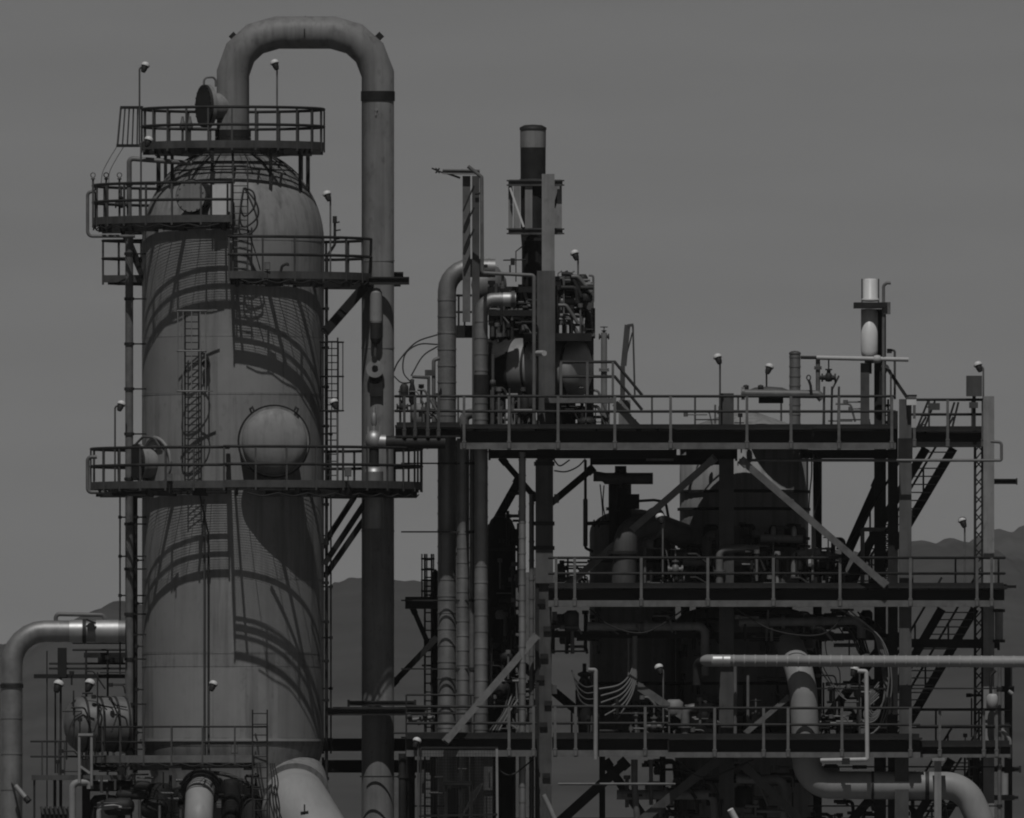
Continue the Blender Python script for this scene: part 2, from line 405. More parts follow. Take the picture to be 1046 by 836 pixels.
# overhead line: one fat mitred pipe from the dome over and down beside the tower
SX = 386.0
T = thing('overhead_pipe', 'fat grey pipe arching from the tower dome and running down its right side', 'pipe', (SX, 970, 0))
B().tube([(TX, 158, 0), (TX, 75, 0), (245.5, 54, 0), (260.5, 40, 0), (283, 33.5, 0), (340, 33.5, 0), (362, 40, 0), (377.5, 54, 0), (SX, 76, 0), (SX, 965, 0)], 16.6, 40).out('pipe_run', 'pipe', T)
def band(x, y0, y1, r, m, nm='pipe_band', Y=0.0):
    b = B(); b.lathe(V(x, y1, Y), (0, 0, 1), [(M(r - 1), 0), (M(r), 0), (M(r), M(y1 - y0)), (M(r - 1), M(y1 - y0))], 40); return b.out(nm, m, T)
band(SX, 93.5, 103.5, 17.4, 'black', 'clamp_band'); band(TX, 133, 140, 18.4, 'dark', 'flange'); band(TX, 140.5, 147, 18.4, 'dark', 'flange')
for y in (266, 355, 542): band(SX, y, y + 1.4, 17.0, 'pipe', 'weld_seam')
for x, y, dx in ((237, 38, -1), (389, 38, 1)):
    B().bar((x - dx * 7, y + 5, 0), (x + dx * 1, y - 3, 0), 2.5, 7).out('lifting_lug', 'dark', T)
b = B(); b.sweep([V(312, 17.0, -.06), V(311, 22, -.33), V(311, 32, -.52), V(311, 38, -.5)], M(.7), 6); b.out('weld_seam', 'dark', T)
b = B(); b.lathe(V(384.5, 112, -.42), (0, -1, 0), [(0, M(4)), (M(1.6), M(4)), (M(1.6), 0)], 10); b.bar((384, 106, -.53), (384, 118, -.53), 1.1, 1.1); b.out('tapping', 'light', T)
# side nozzle of the overhead line with its blind flange
b = B(); d = Vector((-.92, -.39, 0)).normalized(); o = V(TX, 109, 0); L = M(30)
b.lathe(o, d, [(M(13.5), 0), (M(13.5), L - M(4)), (M(22), L - M(4)), (M(22), L), (0, L)], 36); nk = b.out('nozzle', 'pipe', T)
b = B(); b.lathe(o + d * L, d, [(0, M(.3)), (M(22), M(.3)), (M(22), M(2.8)), (0, M(2.8))], 36)
u = d.orthogonal().normalized(); w = d.cross(u)
for k in range(20):
    an = 2 * math.pi * k / 20; c = o + d * (L + M(2.7)) + (u * math.cos(an) + w * math.sin(an)) * M(20.3); b.sweep([c, c + d * M(1.1)], M(.8), 6)
b.out('blind_flange', 'dark', nk, T['_o'])
b = B(); q = o + d * (L + M(2)) ; b.sweep(fillet([o + d * M(19) + Vector((0, 0, M(20))), o + d * M(19) + Vector((0, 0, M(30))), q + Vector((0, 0, M(29))), q + Vector((0, 0, M(21)))], M(5)), M(1.1), 8); b.out('davit_arm', 'galv', nk, T['_o'])
# spring hanger and lug on the down-coming pipe
T = thing('spring_hanger', 'spring hanger with round eye plate fixed to the fat pipe beside the tower', 'pipe hanger', (383, 405, -.62))
b = B(); b.lathe(V(384, 330, -.72), (0, 0, 1), [(0, 0), (M(6), 0), (M(6.4), M(2)), (M(6.4), M(31)), (M(4), M(35)), (0, M(36))], 20); b.out('spring_can', 'tank', T)
b = B(); b.lathe(V(384, 352, -.72), (0, 0, 1), [(0, 0), (M(4), M(1)), (M(6), M(6)), (M(6), M(21.5)), (0, M(21.5))], 20); b.out('lower_can', 'dark', T)
B().tube([(383, 366, -.72), (383.5, 350, -.72)], 1.6, 8).out('rod', 'grey', T)
b = B(); b.lathe(V(383, 377, -.66), (0, -1, 0), [(M(3.6), 0), (M(9), 0), (M(9), M(3)), (M(3.6), M(3)), (M(3.6), 0)], 28); b.out('eye_plate', 'light', T)
B().box(377.5, 384, 391, 405, -.64, -.60).out('eye_plate_shade', 'dark', T)  # dark patch put in for the eye plate's shade on the pipe
b = B(); b.lathe(V(382.5, 367, -.70), (0, -1, 0), [(0, M(2.4)), (M(3), M(2.4)), (M(3), -M(2.4)), (0, -M(2.4))], 14); b.out('clevis', 'black', T)

# ================================================================== PLATFORMS ROUND THE TOWER
T = thing('tower_platform', 'topmost round platform with railings above the tower dome, around the fat pipe', 'platform', (TX, 150, 0))
ring_sector(T, 150, 20, 93, -180, 180, 38, 5, 15, beams=(60,), brk=(), ends=(0, 0), kick='grey')
for a in (-122, -100, -75, -52, -15, 30, 62, 78, 100, 122, 160, -160):
    r = 78 if abs(a) < 110 else 82
    y = 247 - 97 * math.sqrt(max(0, 1 - (r / TR) ** 2))
    b = B(); b.beam(RP(r, a, 153), RP(r, a, y + 4), M(3.4), M(3.4)); b.out('support_leg', 'dark', T)
for a in range(-150, 181, 30):
    b = B(); b.beam(RP(20, a, 156), RP(92, a, 156), M(2.4), M(5)); b.out('deck_beam', 'dark', T)
# outward gate of the top platform, leaning, at its left end
T = thing('ladder_gate', 'tilted barred gate hanging off the left end of the topmost platform', 'gate', (122, 150, .3))
for (p, q) in (((123, 110, .3), (146, 110, .2)), ((119, 149, .3), (146, 149, .2))): B().bar(p, q, 3, 3).out('gate_rail', 'dark', T)
for i in range(6): B().tube([(123.5 + i * 4.3, 110, .3), (120 + i * 5, 149, .3)], .9 if i else 1.2, 6).out('gate_bar', 'grey', T)
for i, x in enumerate((120, 127)): B().sweep(curve([(x, 149, .3), (x - 8, 162, .2), (x - 15, 176, .1), (x - 17 + i, 190, 0)]), M(.45), 5).out('hanging_cord', 'galv', T)

T = thing('tower_platform', 'upper left curved platform on the tower, just under the round blind cover', 'platform', RP and (160, 228, -2))
ring_sector(T, 227, TR + 3, 143, -150, 0, 37, 9, 13, beams=(TR + 5,), brk=(-130, -105, -80, -55, -30, -4), drop=46, brk_r=118, brace_at=(-105, -80), ends=(1, 1), kick='grey')
T = thing('tower_platform', 'upper right curved platform on the tower, level with the diagonal prop to the fat pipe', 'platform', (TX, 284, -2))
ring_sector(T, 284, TR + 3, 142, -1, 250, 39, 5, 14, beams=(TR + 5, 136), brk=(3, 22, 42, 62, 84, 110, 140, 180, 220), drop=46, brace_at=(110, 180), ends=(1, 1), kick='grey')
b = B(); b.hsec((330, 287, -.9), (418, 287, -.9), 6, 8, 1.5); b.out('outrigger', 'dark', T)
b = B(); b.hsec((376, 282, .9), (412, 282, .9), 6, 8, 1.5); b.out('outrigger', 'dark', T)
b = B(); b.bar((331, 341, -.9), (374, 292, -.9), 9, 9); b.out('outrigger_brace', 'black', T)
b = B(); b.bar((372, 291, -.9), (408, 291, .9), 3, 4); b.out('pipe_guide', 'dark', T)

T = thing('tower_platform', 'main left platform on the tower beside the small side manway', 'platform', (160, 497, -2))
ring_sector(T, 497, TR + 3, 145, -150, -3, 38, 12, 12, beams=(TR + 5,), brk=(-130, -105, -82, -60, -38, -16), drop=44, brk_r=122, ends=(1, 1), kick='grey')
T = thing('tower_platform', 'widest main platform on the tower, under the domed manway and reaching past the fat pipe', 'platform', (TX, 497, -2))
ring_sector(T, 497, TR + 3, 193, -2, 150, 38, 11, 9.5, beams=(142, 174), brk=(2, 22, 40, 58, 76, 96, 118, 140), drop=62, brk_r=144, brace_at=(118,), ends=(1, 1), kick='grey')
b = B(); ring_band(b, 122, 191, 496.5 - .4, 496.5 + .1, 43, 89); b.out('deck_shade_plate', 'dark', T)  # solid plate added to shade the fat pipe below
for a in (14, 31, 49, 67):
    b = B(); b.beam(RP(142, a, 508), RP(190, a + 12, 508), M(3), M(3)); b.out('deck_strut', 'dark', T)
for a in (52, 78):
    b = B(); b.bar((331, 577 if a == 52 else 590, -.7 if a == 52 else .4), (374, 512 if a == 52 else 528, -.7 if a == 52 else .4), 6, 6); b.out('outrigger_brace', 'black', T)

T = thing('tower_platform', 'lowest platform around the tower foot with a ladder at its right end', 'platform', (TX, 776, -2))
ring_sector(T, 776, TR + 3, 150, -150, 14, 33, 6, 13, beams=(TR + 5,), brk=(-120, -80, -45, -20, 8), drop=40, brk_r=118, ends=(1, 1), kick='galv', rail_r=1.0)
ladder('ladder', 'short ladder at the right end of the lowest tower platform', 258, 273, 725, 836, -4.9, None, 'dark', 11)

# ladders on the tower
ladder('caged_ladder', 'caged ladder on the tower front between the two left platforms', 189, 203, 318, 492, -3.35, (318, 400, 15, 22, 'light'), 'dark', 7.0)
ladder('caged_ladder', 'ladder climbing the dome between the round cover and the hose coil', 238, 253, 165, 282, -3.9, None, 'grey', 7.0)
ladder('caged_ladder', 'caged ladder hanging in the gap between the tower and the fat pipe', 333, 345, 345, 500, -1.0, (350, 420, 12, 22, 'dark'), 'dark', 7.2)
T = thing('hose_coil', 'coil of black hose hanging from the dome ladder', 'hose', (252, 245, -4.2))
for k, (y, w) in enumerate(((205, 9), (216, 12), (226, 11))):
    B().sweep(curve([(250, 192, -4.0), (250 + w, y - 8, -4.2), (251 + w, y + 6, -4.2), (250, y + 16, -4.2), (246 - k, y + 6, -4.2), (249, 192, -4.0)]), M(.95), 7).out('hose_loop', 'cable', T)
B().sweep(curve([(252, 230, -4.1), (262, 262, -4.0), (266, 276, -4.0)]), M(.7), 6).out('hose_end', 'cable', T)
# board and junction by the round cover
T = thing('notice_board', 'blank pale board behind the railing right of the round cover on the tower', 'board', (222, 228, -3.3))
B().box(217, 189, 231, 226, -3.30, -3.24).out('panel', 'white', T)
for x in (215.6, 232.4): B().tube([(x, 188, -3.2), (x, 228, -3.2)], 1.1, 6).out('board_post', 'dark', T)
T = thing('pipe_support', 'light bar frame projecting on the tower just above the caged ladder', 'bracket', (195, 318, -3.4))
B().bar((178, 318, -3.5), (222, 317, -3.5), 1.4, 1.4).out('cross_bar', 'galv', T); B().bar((180, 400, -3.5), (218, 400, -3.5), 1.6, 1.2).out('cross_bar', 'galv', T)
T = thing('level_gauge', 'small dark gauge with pipe connections on the tower right of the caged ladder', 'gauge', (210, 390, -3.0))
b = B(); b.lathe(V(210, 372, -2.95), (0, -1, 0), [(0, M(3)), (M(4), M(3)), (M(4), -M(4)), (0, -M(4))], 16); b.out('gauge_head', 'dark', T)
B().tube([(210, 362, -2.9), (212, 370, -2.95), (210, 382, -2.95), (208, 392, -2.9)], 1.0, 6, 3).out('gauge_tube', 'dark', T)

# pipes clinging to the tower
def riser(label, x, y0, y1, Y, r, m, extra=None, clips=60, name='pipe'):
    T = thing(name, label, 'pipe', (x, y1, Y)); B().tube([(x, y0, Y), (x, y1, Y)] if not extra else extra + [(x, y1, Y)], r, 14, 4, 0).out('pipe_run', m, T)
    y = y0 + 25
    while y < y1 - 10:
        b = B(); b.lathe(V(x, y, Y), (0, 0, 1), [(M(r), 0), (M(r + 1), 0), (M(r + 1), M(3)), (M(r), M(3))], 14); b.beam(V(x, y - 1.5, Y), V(x + (TX - x) * .25, y - 1.5, Y * .7), M(1.2), M(1.5)); b.out('clamp', 'dark', T); y += clips
    return T
riser('tall grey riser pipe standing free along the left side of the tower', 132, 236, 792, -1.1, 4.2, 'galv', None, 46)
riser('thin dark conduit pair beside the left riser below the main platform', 122.6, 505, 690, -1.2, .9, 'dark', None, 40)
riser('dark conduit behind the left riser close to the tower wall', 138, 505, 790, -.6, 2.6, 'black', None, 44)
riser('light pipe that elbows off the dome and drops left of the tower', 132, 165, 225, -1.6, 2.6, 'galv', [(196, 167, -1.6), (132, 162, -1.6)], 30)
riser('slim dark conduit down the right edge of the tower from the prop to the ground', 333.5, 292, 836, -.6, 1.7, 'dark', None, 40)
riser('second slim conduit beside the right edge of the tower, slightly further out', 338, 420, 770, -.4, .9, 'dark', None, 52)
riser('slender cable run straight down the tower front to the lowest platform', 208.5, 510, 776, -2.95, .9, 'grey', None, 500)
riser('second cable run down the tower front, kinked near its top', 212.8, 560, 776, -2.9, .9, 'dark', [(204, 505, -3.2), (212.8, 545, -2.95)], 500)
T = thing('drain_pipe', 'bright bent pipe loop around the far left end of the upper left platform', 'pipe', (135, 242, -.9))
B().tube([(98, 196, -1.4), (89.5, 196, -1.4), (89.5, 241.5, -1.4), (138, 241.5, -1.4)], 1.7, 10, 5).out('pipe_run', 'galv', T)
T = thing('drain_pipe', 'bright bent pipe around the far left end of the main left platform', 'pipe', (135, 500, -.9))
B().tube([(99, 467, -1.4), (89.6, 467, -1.4), (89.6, 503, -1.4), (110, 503, -1.4)], 2.0, 10, 4).out('pipe_run', 'galv', T)
# small valves and taps standing on the left platforms
for i, (x, l) in enumerate(((95, 'small tap at the far left railing corner of the upper left platform'), (108.5, 'dark stubby tap on the upper left railing, second from the corner'), (122, 'third small tap on the upper left railing, nearest the tower'))):
    T = thing('vent_tap', l, 'tap', (x, 226, -1.6)); B().tube([(x, 226, -1.6), (x, 184, -1.6)], 1.1, 7).out('stem', 'grey', T)
    b = B(); b.slathe(V(x, 184, -1.6), (0, 0, 1), [(M(1), 0), (M(2.4), M(1)), (M(1), M(3))], 10); c = V(x, 179, -1.6)
    b.sweep([c + Vector((M(2.4) * math.cos(t), 0, M(2.4) * math.sin(t))) for t in [k * .628 for k in range(11)]], M(.6), 6); b.out('tap_ring', 'galv' if i != 1 else 'dark', T)
valve('dark valve hanging in the railing of the upper left platform', 124, 209, -1.7, 1.1, 'dark')
T = thing('pipe_manifold', 'twin small valves with stems standing on the topmost platform left of the flange', 'valve', (190, 150, -1.0))
for x in (186.5, 194):
    B().tube([(x, 150, -1.0), (x, 120, -1.0)], 1.3, 7).out('stem', 'grey', T)
    b = B(); b.slathe(V(x, 128, -1.0), (0, 0, 1), [(0, -M(6)), (M(3), -M(4)), (M(3.4), 0), (M(2), M(4)), (M(1), M(9))], 12); b.out('valve_body', 'galv', T)
B().bar((160, 131, -1.0), (206, 131, -1.0), 1.2, 1.4).out('manifold_bar', 'grey', T)
T = thing('pipe_manifold', 'small sampling taps beside the tower edge on the upper right platform', 'valve', (340, 280, -1.2))
B().tube([(342, 222, -1.2), (342, 250, -1.2), (334, 262, -1.2), (334, 280, -1.2)], 1.4, 8, 4).out('stem', 'dark', T)
for y, w in ((228, 6), (236, 7), (245, 6)): B().bar((341, y, -1.2), (341 + w, y - 1, -1.2), 1.5, 1.5).out('tap', 'dark', T)
B().box(339.8, 221, 344.2, 228, -1.3, -1.1).out('tap_head', 'dark', T)
T = thing('hook_arm', 'small bent hook standing on the deck edge of the upper right platform', 'hook', (286, 282, -4.0))
B().tube([(286, 282, -4.0), (288, 272, -4.0), (294, 269, -4.0), (294, 272, -4.0)], 1.4, 8, 3).out('hook', 'dark', T)

# valve assembly in front of the fat pipe on the main platform
T = thing('relief_valve', 'bright capped pipe tee with slim relief valve before the fat pipe on the main platform', 'valve', (382, 497, -2.2))
B().tube([(382, 540, -2.2), (382, 482, -2.2)], 9.5, 20).out('pipe_run', 'clad', T)
b = B(); b.slathe(V(382, 483, -2.2), (0, 0, 1), [(M(9.5), 0), (M(8.4), M(3.5)), (M(5), M(5.8)), (0, M(6.4))], 24); b.out('end_cap', 'cladm', T)
B().tube([(382, 480, -2.2), (382, 455, -2.2)], 5, 16).out('neck', 'dark', T)
b = B(); b.slathe(V(382, 449, -2.2), (0, 0, 1), [(M(5), -M(9)), (M(8), -M(6)), (M(9), 0), (M(7.6), M(5)), (M(4), M(8.6)), (0, M(9.4))], 24); b.out('tee_body', 'cladm', T)
B().tube([(382, 442, -2.2), (382, 416, -2.2)], 2.0, 10).out('relief_stem', 'light', T)
b = B(); b.slathe(V(382, 426, -2.2), (0, 0, 1), [(M(2), -M(9)), (M(3), -M(7)), (M(3), M(2)), (M(1.6), M(5)), (M(1.6), M(9)), (0, M(10))], 14); b.out('relief_body', 'cladm', T)
for x in (376, 388): B().tube([(x, 446, -2.2), (x, 436, -2.2)], 1.0, 6).out('stud', 'light', T)
B().tube([(384, 451, -2.2), (394, 451.5, -2.2)], 7.2, 18).out('elbow_cap', 'cladm', T)
B().tube([(394, 452, -2.2), (455, 452, -2.2)], 6.6, 18, 0, 14).out('branch_pipe', 'dark', T)

for i, (x, y, a0, a1, r1, l) in enumerate(((TX, 499, -120, -10, 139, 'slack cable clipped below the deck edge of the main left platform'), (TX, 505, 5, 80, 188, 'slack cable clipped below the deck edge of the widest main platform'), (TX, 231, -110, -5, 138, 'slack cable clipped below the deck edge of the upper left platform'), (TX, 288, 4, 85, 138, 'slack cable clipped below the deck edge of the upper right platform'), (TX, 779, -70, 10, 146, 'slack cable clipped below the deck edge of the lowest tower platform'))):
    P = []
    for k in range(41):
        a = a0 + (a1 - a0) * k / 40; P.append(RP(r1 + 4.6, a, y + 3.2 * abs(math.sin(k * math.pi / 5)) ** 1.5 + 1))
    b = B(); b.sweep(P, M(.7), 6); single('cable', l, 'cable', b, 'cable', None)
for i, (px, py, Y, w, h, l) in enumerate(((170, 484, -4.0, 6, 8, 'small grey junction box on the railing of the main left platform'), (352, 478, -4.9, 7, 9, 'small grey junction box on the widest main platform railing near the fat pipe'), (270, 268, -4.1, 6, 8, 'small grey junction box low on the upper right platform railing'), (236, 760, -4.4, 7, 10, 'small dark junction box on the lowest tower platform railing'))):
    T = thing('junction_box', l, 'box', (px, py + h, Y)); B().box(px, py, px + w, py + h, Y - .12, Y).out('box_body', 'grey', T); B().box(px + .6, py + .8, px + w - .6, py + h - .8, Y - .14, Y - .122).out('box_lid', 'galv', T)
    B().tube([(px + w / 2, py + h, Y - .06), (px + w / 2, py + h + 12, Y - .06)], .7, 6).out('conduit', 'dark', T)
# floodlights
lamp('floodlight on the thin pole at the left edge of the topmost tower platform', 148.5, 67, 142.5, 150, -.6, 'grey')
lamp('floodlight under the arch of the fat pipe above the topmost platform', 280.5, 64.5, 283, 150, -1.5, 'galv', True)
lamp('floodlight hung low at the left corner below the topmost platform deck', 152, 143, 144, 226, -2.0, 'grey')
lamp('floodlight on a pole at the tower right edge above the upper right platform', 334, 198.5, 337.5, 284, -1.6, 'galv', True)
lamp('floodlight on the left of the tall riser above the main left platform', 124, 413, 117.5, 497, -1.6, 'grey')
lamp('floodlight inside the hanging ladder cage between tower and fat pipe', 341, 411, 344.5, 497, -1.7, 'galv', True)
lamp('floodlight in front of the lower tower wall above the lowest platform', 218, 699, 213.5, 776, -4.3, 'grey')

# ================================================================== LOWER LEFT
pipe('big bright metal clad pipe bending down at the left edge of the photograph', [(128, 645, -1.5), (12, 645, -1.5), (12, 970, -1.5)], 11, 'clad', 34, 40, 'insulated_pipe', seg=32)
T = thing('pipe_end', 'polished sleeve and clamp joining the left insulated pipe to the tower', 'pipe sleeve', (125, 645, -1.5))
for x0, x1 in ((71, 84), (98, 121)): B().tube([(x0, 645, -1.5), (x1, 645, -1.5)], 11.6, 32).out('sleeve', 'cladm', T)
B().tube([(84.5, 645, -1.5), (88, 645, -1.5)], 12.6, 32).out('clamp', 'dark', T)
b = B(); b.lathe(V(93, 640, -1.86), (0, -1, 0), [(0, M(4)), (M(4), M(4)), (M(4), -M(2))], 12); b.bar((88, 633, -1.9), (98, 637, -1.9), 2, 2); b.out('valve_block', 'dark', T)
pipe('small bypass pipe looped above the left insulated pipe', [(57, 636, -1.5), (57, 627.5, -1.5), (106, 628.5, -1.5), (108, 636, -1.5)], 2.2, 'galv', 4)
B_ = B().tube([(2, 700.5, -1.5), (22, 700.5, -1.5)], 1)
T = thing('pipe_clamp', 'dark clamp ring around the vertical run of the left insulated pipe', 'pipe clamp', (12, 703, -1.5))
b = B(); b.lathe(V(12, 703, -1.5), (0, 0, 1), [(M(10), 0), (M(12), 0), (M(12), M(4)), (M(10), M(4))], 28); b.out('clamp_ring', 'dark', T)
T = thing('floodlight', 'floodlight tilted down at the foot of the left insulated pipe', 'floodlight', (18, 806, -2.4))
b = B(); b.sweep([V(16, 803, -2.2), V(27, 816, -2.4)], M(2.6), 12); b.out('lamp_body', 'light', T); b = B(); b.sweep([V(26, 815, -2.4), V(29.5, 819, -2.45)], M(3.4), 12); b.out('lamp_hood', 'dark', T); B().bar((12, 800, -1.8), (18, 806, -2.2), 2, 2).out('arm', 'grey', T)
# horizontal drum behind
T = thing('horizontal_drum', 'pale dished end drum half hidden left of the tower above the lowest railings', 'drum', (105, 836, -1.3))
b = B(); d = Vector((1, .25, 0)).normalized(); o = V(76, 740, -1.3)
b.slathe(o, d, [(0, -M(10)), (M(12), -M(8.5)), (M(22), -M(4)), (M(28), M(3)), (M(28), M(54))], 40); b.out('drum_shell', 'galv', T)
for t in (8, 24, 40, 51):
    b = B(); b.lathe(o + d * M(t), d, [(M(28), 0), (M(28.8), 0), (M(28.8), M(2.4)), (M(28), M(2.4))], 40); b.out('strap', 'dark', T)
for t, y in ((22, 3), (40, 5)): B().tube([(72 + t, 719 - y, -1.4), (72 + t + 10, 724, -2.1), (72 + t + 2, 748, -2.3)], .9, 6, 4).out('tracing_tube', 'dark', T)
for x in (84, 120): B().box(x, 775, x + 8, 960, -1.6, -1.0).out('saddle', 'dark', T)
T = thing('walkway', 'dark narrow walkway above the drum left of the tower', 'walkway', (90, 690, 3))
B().box(35, 689, 128, 693, 2.6, 4.0).out('deck', 'black', T); B().box(86, 667, 128, 672, 2.8, 4.0).out('upper_deck', 'dark', T)
for x in (48, 62, 88, 110): B().bar((x, 665, 2.7), (x, 960, 2.7), 2.2 if x > 50 else 1.4).out('post', 'dark', T)
B().box(59, 662, 68, 692, 2.2, 2.8).out('hanger', 'black', T)
for y in (657, 664, 678, 683): B().tube([(74 if y < 670 else 50, y, 3), (130, y, 3)], 1.1, 6).out('rail', 'dark', T)
B().box(100, 672, 126, 677, 2.2, 2.6).out('beam', 'black', T)
lamp('left one of two floodlights over the pale drum beside the tower', 60, 699, 56.5, 790, .2, 'dark', False, 1.05)
lamp('right one of two floodlights over the pale drum beside the tower', 92, 698, 88.5, 740, 0.6, 'dark', False, 1.05)
T = thing('railing', 'thin double railing at the bottom left between drum and insulated pipe', 'railing', (60, 795, -1))
for y in (757.5, 773): B().tube([(31, y, -1), (88, y, -1)], 1.0, 6).out('rail', 'dark', T)
for x in (43, 60, 66, 84): B().tube([(x, 757, -1), (x, 797, -1)], 1.0, 6).out('post', 'grey', T)
T = thing('equipment_skid', 'low dark skid with a flat roof plate at the bottom left corner', 'skid', (70, 970, -1))
B().box(33, 792, 136, 797, -2.4, .4).out('roof_plate', 'grey', T)
for x in (34, 133): B().box(x, 797, x + 2.2, 968, -2.3, -2.2).out('corner_post', 'dark', T)
B().box(42, 826, 76, 968, -2.0, -1.0).out('motor_block', 'black', T)
b = B()
for i in range(7): b.sweep([V(42 + i * 4.6, 824, -2.05), V(44 + i * 4.6, 832, -2.05)], M(1.4), 8)
b.out('cooling_fins', 'grey', T)
for x in (56, 62): B().tube([(x, 797, -1.6), (x, 828, -1.6)], 1.6, 8).out('conduit', 'dark', T)
pipe('pale elbow pipe rising at the bottom left below the tall frame', [(74, 970, -2.8), (74, 800, -2.8), (92, 799, -2.8), (92, 806, -2.8)], 3.6, 'light', 6)
T = thing('gauge_frame', 'tall narrow pale pipe frame with rounded top at the bottom left', 'frame', (86, 802, -3))
B().tube([(81, 800, -3.0), (81, 751, -3.0), (93.5, 751, -3.0), (93.5, 803, -3.0)], 1.6, 8, 2).out('frame_tube', 'light', T)
B().bar((80, 750.5, -3.02), (95, 750.5, -3.02), 3.2, 2.4).out('head_bar', 'light', T)
B().bar((82, 783, -3), (92, 790, -3), 2.4, 2.4).out('lever', 'light', T)
pipe('second smaller pale elbow pipe at the bottom edge left of the tower foot', [(101, 970, -3), (101, 826, -3), (116, 824, -3), (124, 826, -3)], 2.6, 'light', 5)
pipe('dark horizontal pipe under the lowest tower platform at the left', [(92, 803, -2), (150, 803, -2), (160, 812, -2)], 5.5, 'dark', 6, 0)
def later_clutter(): clutter('dark small pipework and brackets around the drum left of the tower', 50, 668, 128, 790, -2.6, -1.9, 30, ['dark', 'black', 'black', 'dark'], 1.1, 0, 51)
# pump gear below the lowest platform, with black pieces added to deepen its shade
T = thing('pump_set', 'dark pumps, small pipework and black canisters added as shade under the lowest tower platform', 'pump', (150, 970, -2.6))
for x, y, r, L in ((108, 824, 9, 26), (146, 826, 10, 22), (120, 812, 5, 30)):
    b = B(); o = V(x, y, -2.6); d = Vector((1, -.3, 0)).normalized()
    b.slathe(o, d, [(0, -M(2)), (M(r * .8), 0), (M(r), M(3)), (M(r), M(L)), (M(r * .6), M(L + 3)), (0, M(L + 3))], 20); b.out('pump_body', 'dark', T)
for x, y, w, h, Y in ((150, 800, 26, 168, -1.9), (176, 806, 22, 162, -2.0), (226, 796, 20, 172, -3.0), (246, 812, 22, 156, -3.6), (92, 812, 30, 156, -1.6)):
    b = B(); b.slathe(V(x + w / 2, y + h, Y), (0, 0, 1), [(0, 0), (M(w * .5), 0), (M(w * .5), M(h - 6)), (M(w * .36), M(h - 1)), (0, M(h))], 18); b.out('shade_canister', 'black', T)  # black canisters stand in for the platform's shade
for i in range(64):
    x = rnd.uniform(92, 262); y = rnd.uniform(788, 834); v = rnd.random() < .5; L = rnd.uniform(8, 22); Y = rnd.uniform(-3.4, -2.4)
    B().tube([(x, y, Y), (x, y + L, Y)] if v else [(x, y, Y), (x + L, y, Y)], rnd.uniform(.7, 1.8), 7).out('small_pipe', rnd.choice(['dark', 'black', 'grey', 'dark', 'galv', 'black']), T)
T = thing('inlet_elbow', 'pale ribbed pipe mouth in a dark ring below the tower centre', 'pipe', (205, 970, -3.6))
B().tube([(206, 803, -2.6), (204, 812, -3.7), (203, 834, -4.5), (203, 880, -4.7)], 14.5, 30, 16).out('pipe_mouth', 'duct', T)
for dd in (0, 4):
    b = B(); b.lathe(V(205.5, 805 + dd * .5, -2.9 - dd * .035), (0, -.8, -.35), [(M(14), 0), (M(21 - dd * .5), 0), (M(21 - dd * .5), M(3)), (M(14), M(3))], 36); b.out('flange', 'dark', T)
B().sweep([RP(TR + 2, a, 806 - 16 * math.cos(R(a + 12) * 3.2)) for a in range(-34, 12, 3)], M(2.2), 8).out('clamp_ring', 'grey', T)
B().tube([(203, 806, -4.0), (206, 836, -4.2)], .8, 6).out('cable', 'cable', T)
T = thing('transfer_duct', 'wide pale duct leaving the tower foot and sloping down to the right', 'duct', (330, 970, -4))
b = B(); b.sweep([V(300, 812, -1.2), V(303, 826, -3.6), V(352, 900, -4.5), V(400, 960, -4.8)], [M(31), M(36), M(33), M(33)], 40); b.out('duct_run', 'duct', T)
b = B(); b.sweep([V(297, 800, -.6), V(300.5, 815, -2.0)], M(37), 40); b.out('collar', 'tank', T)
B().tube([(311, 822, -4.72), (311, 832, -4.80)], .9, 6).out('tapping', 'dark', T); B().bar((307, 830, -4.82), (315, 829, -4.82), 1.5, 1.2).out('tapping', 'dark', T)
T = thing('cable_bundle', 'cables drooping over the left side of the wide pale duct', 'cable', (280, 836, -4.9))
for i in range(3): B().sweep(curve([(276 + i * 2, 780, -4.8), (278 + i * 3, 800, -5), (276 + i * 3, 818, -5.1), (281 + i * 4, 840, -5.2)]), M(.8), 6).out('cable', 'cable', T)

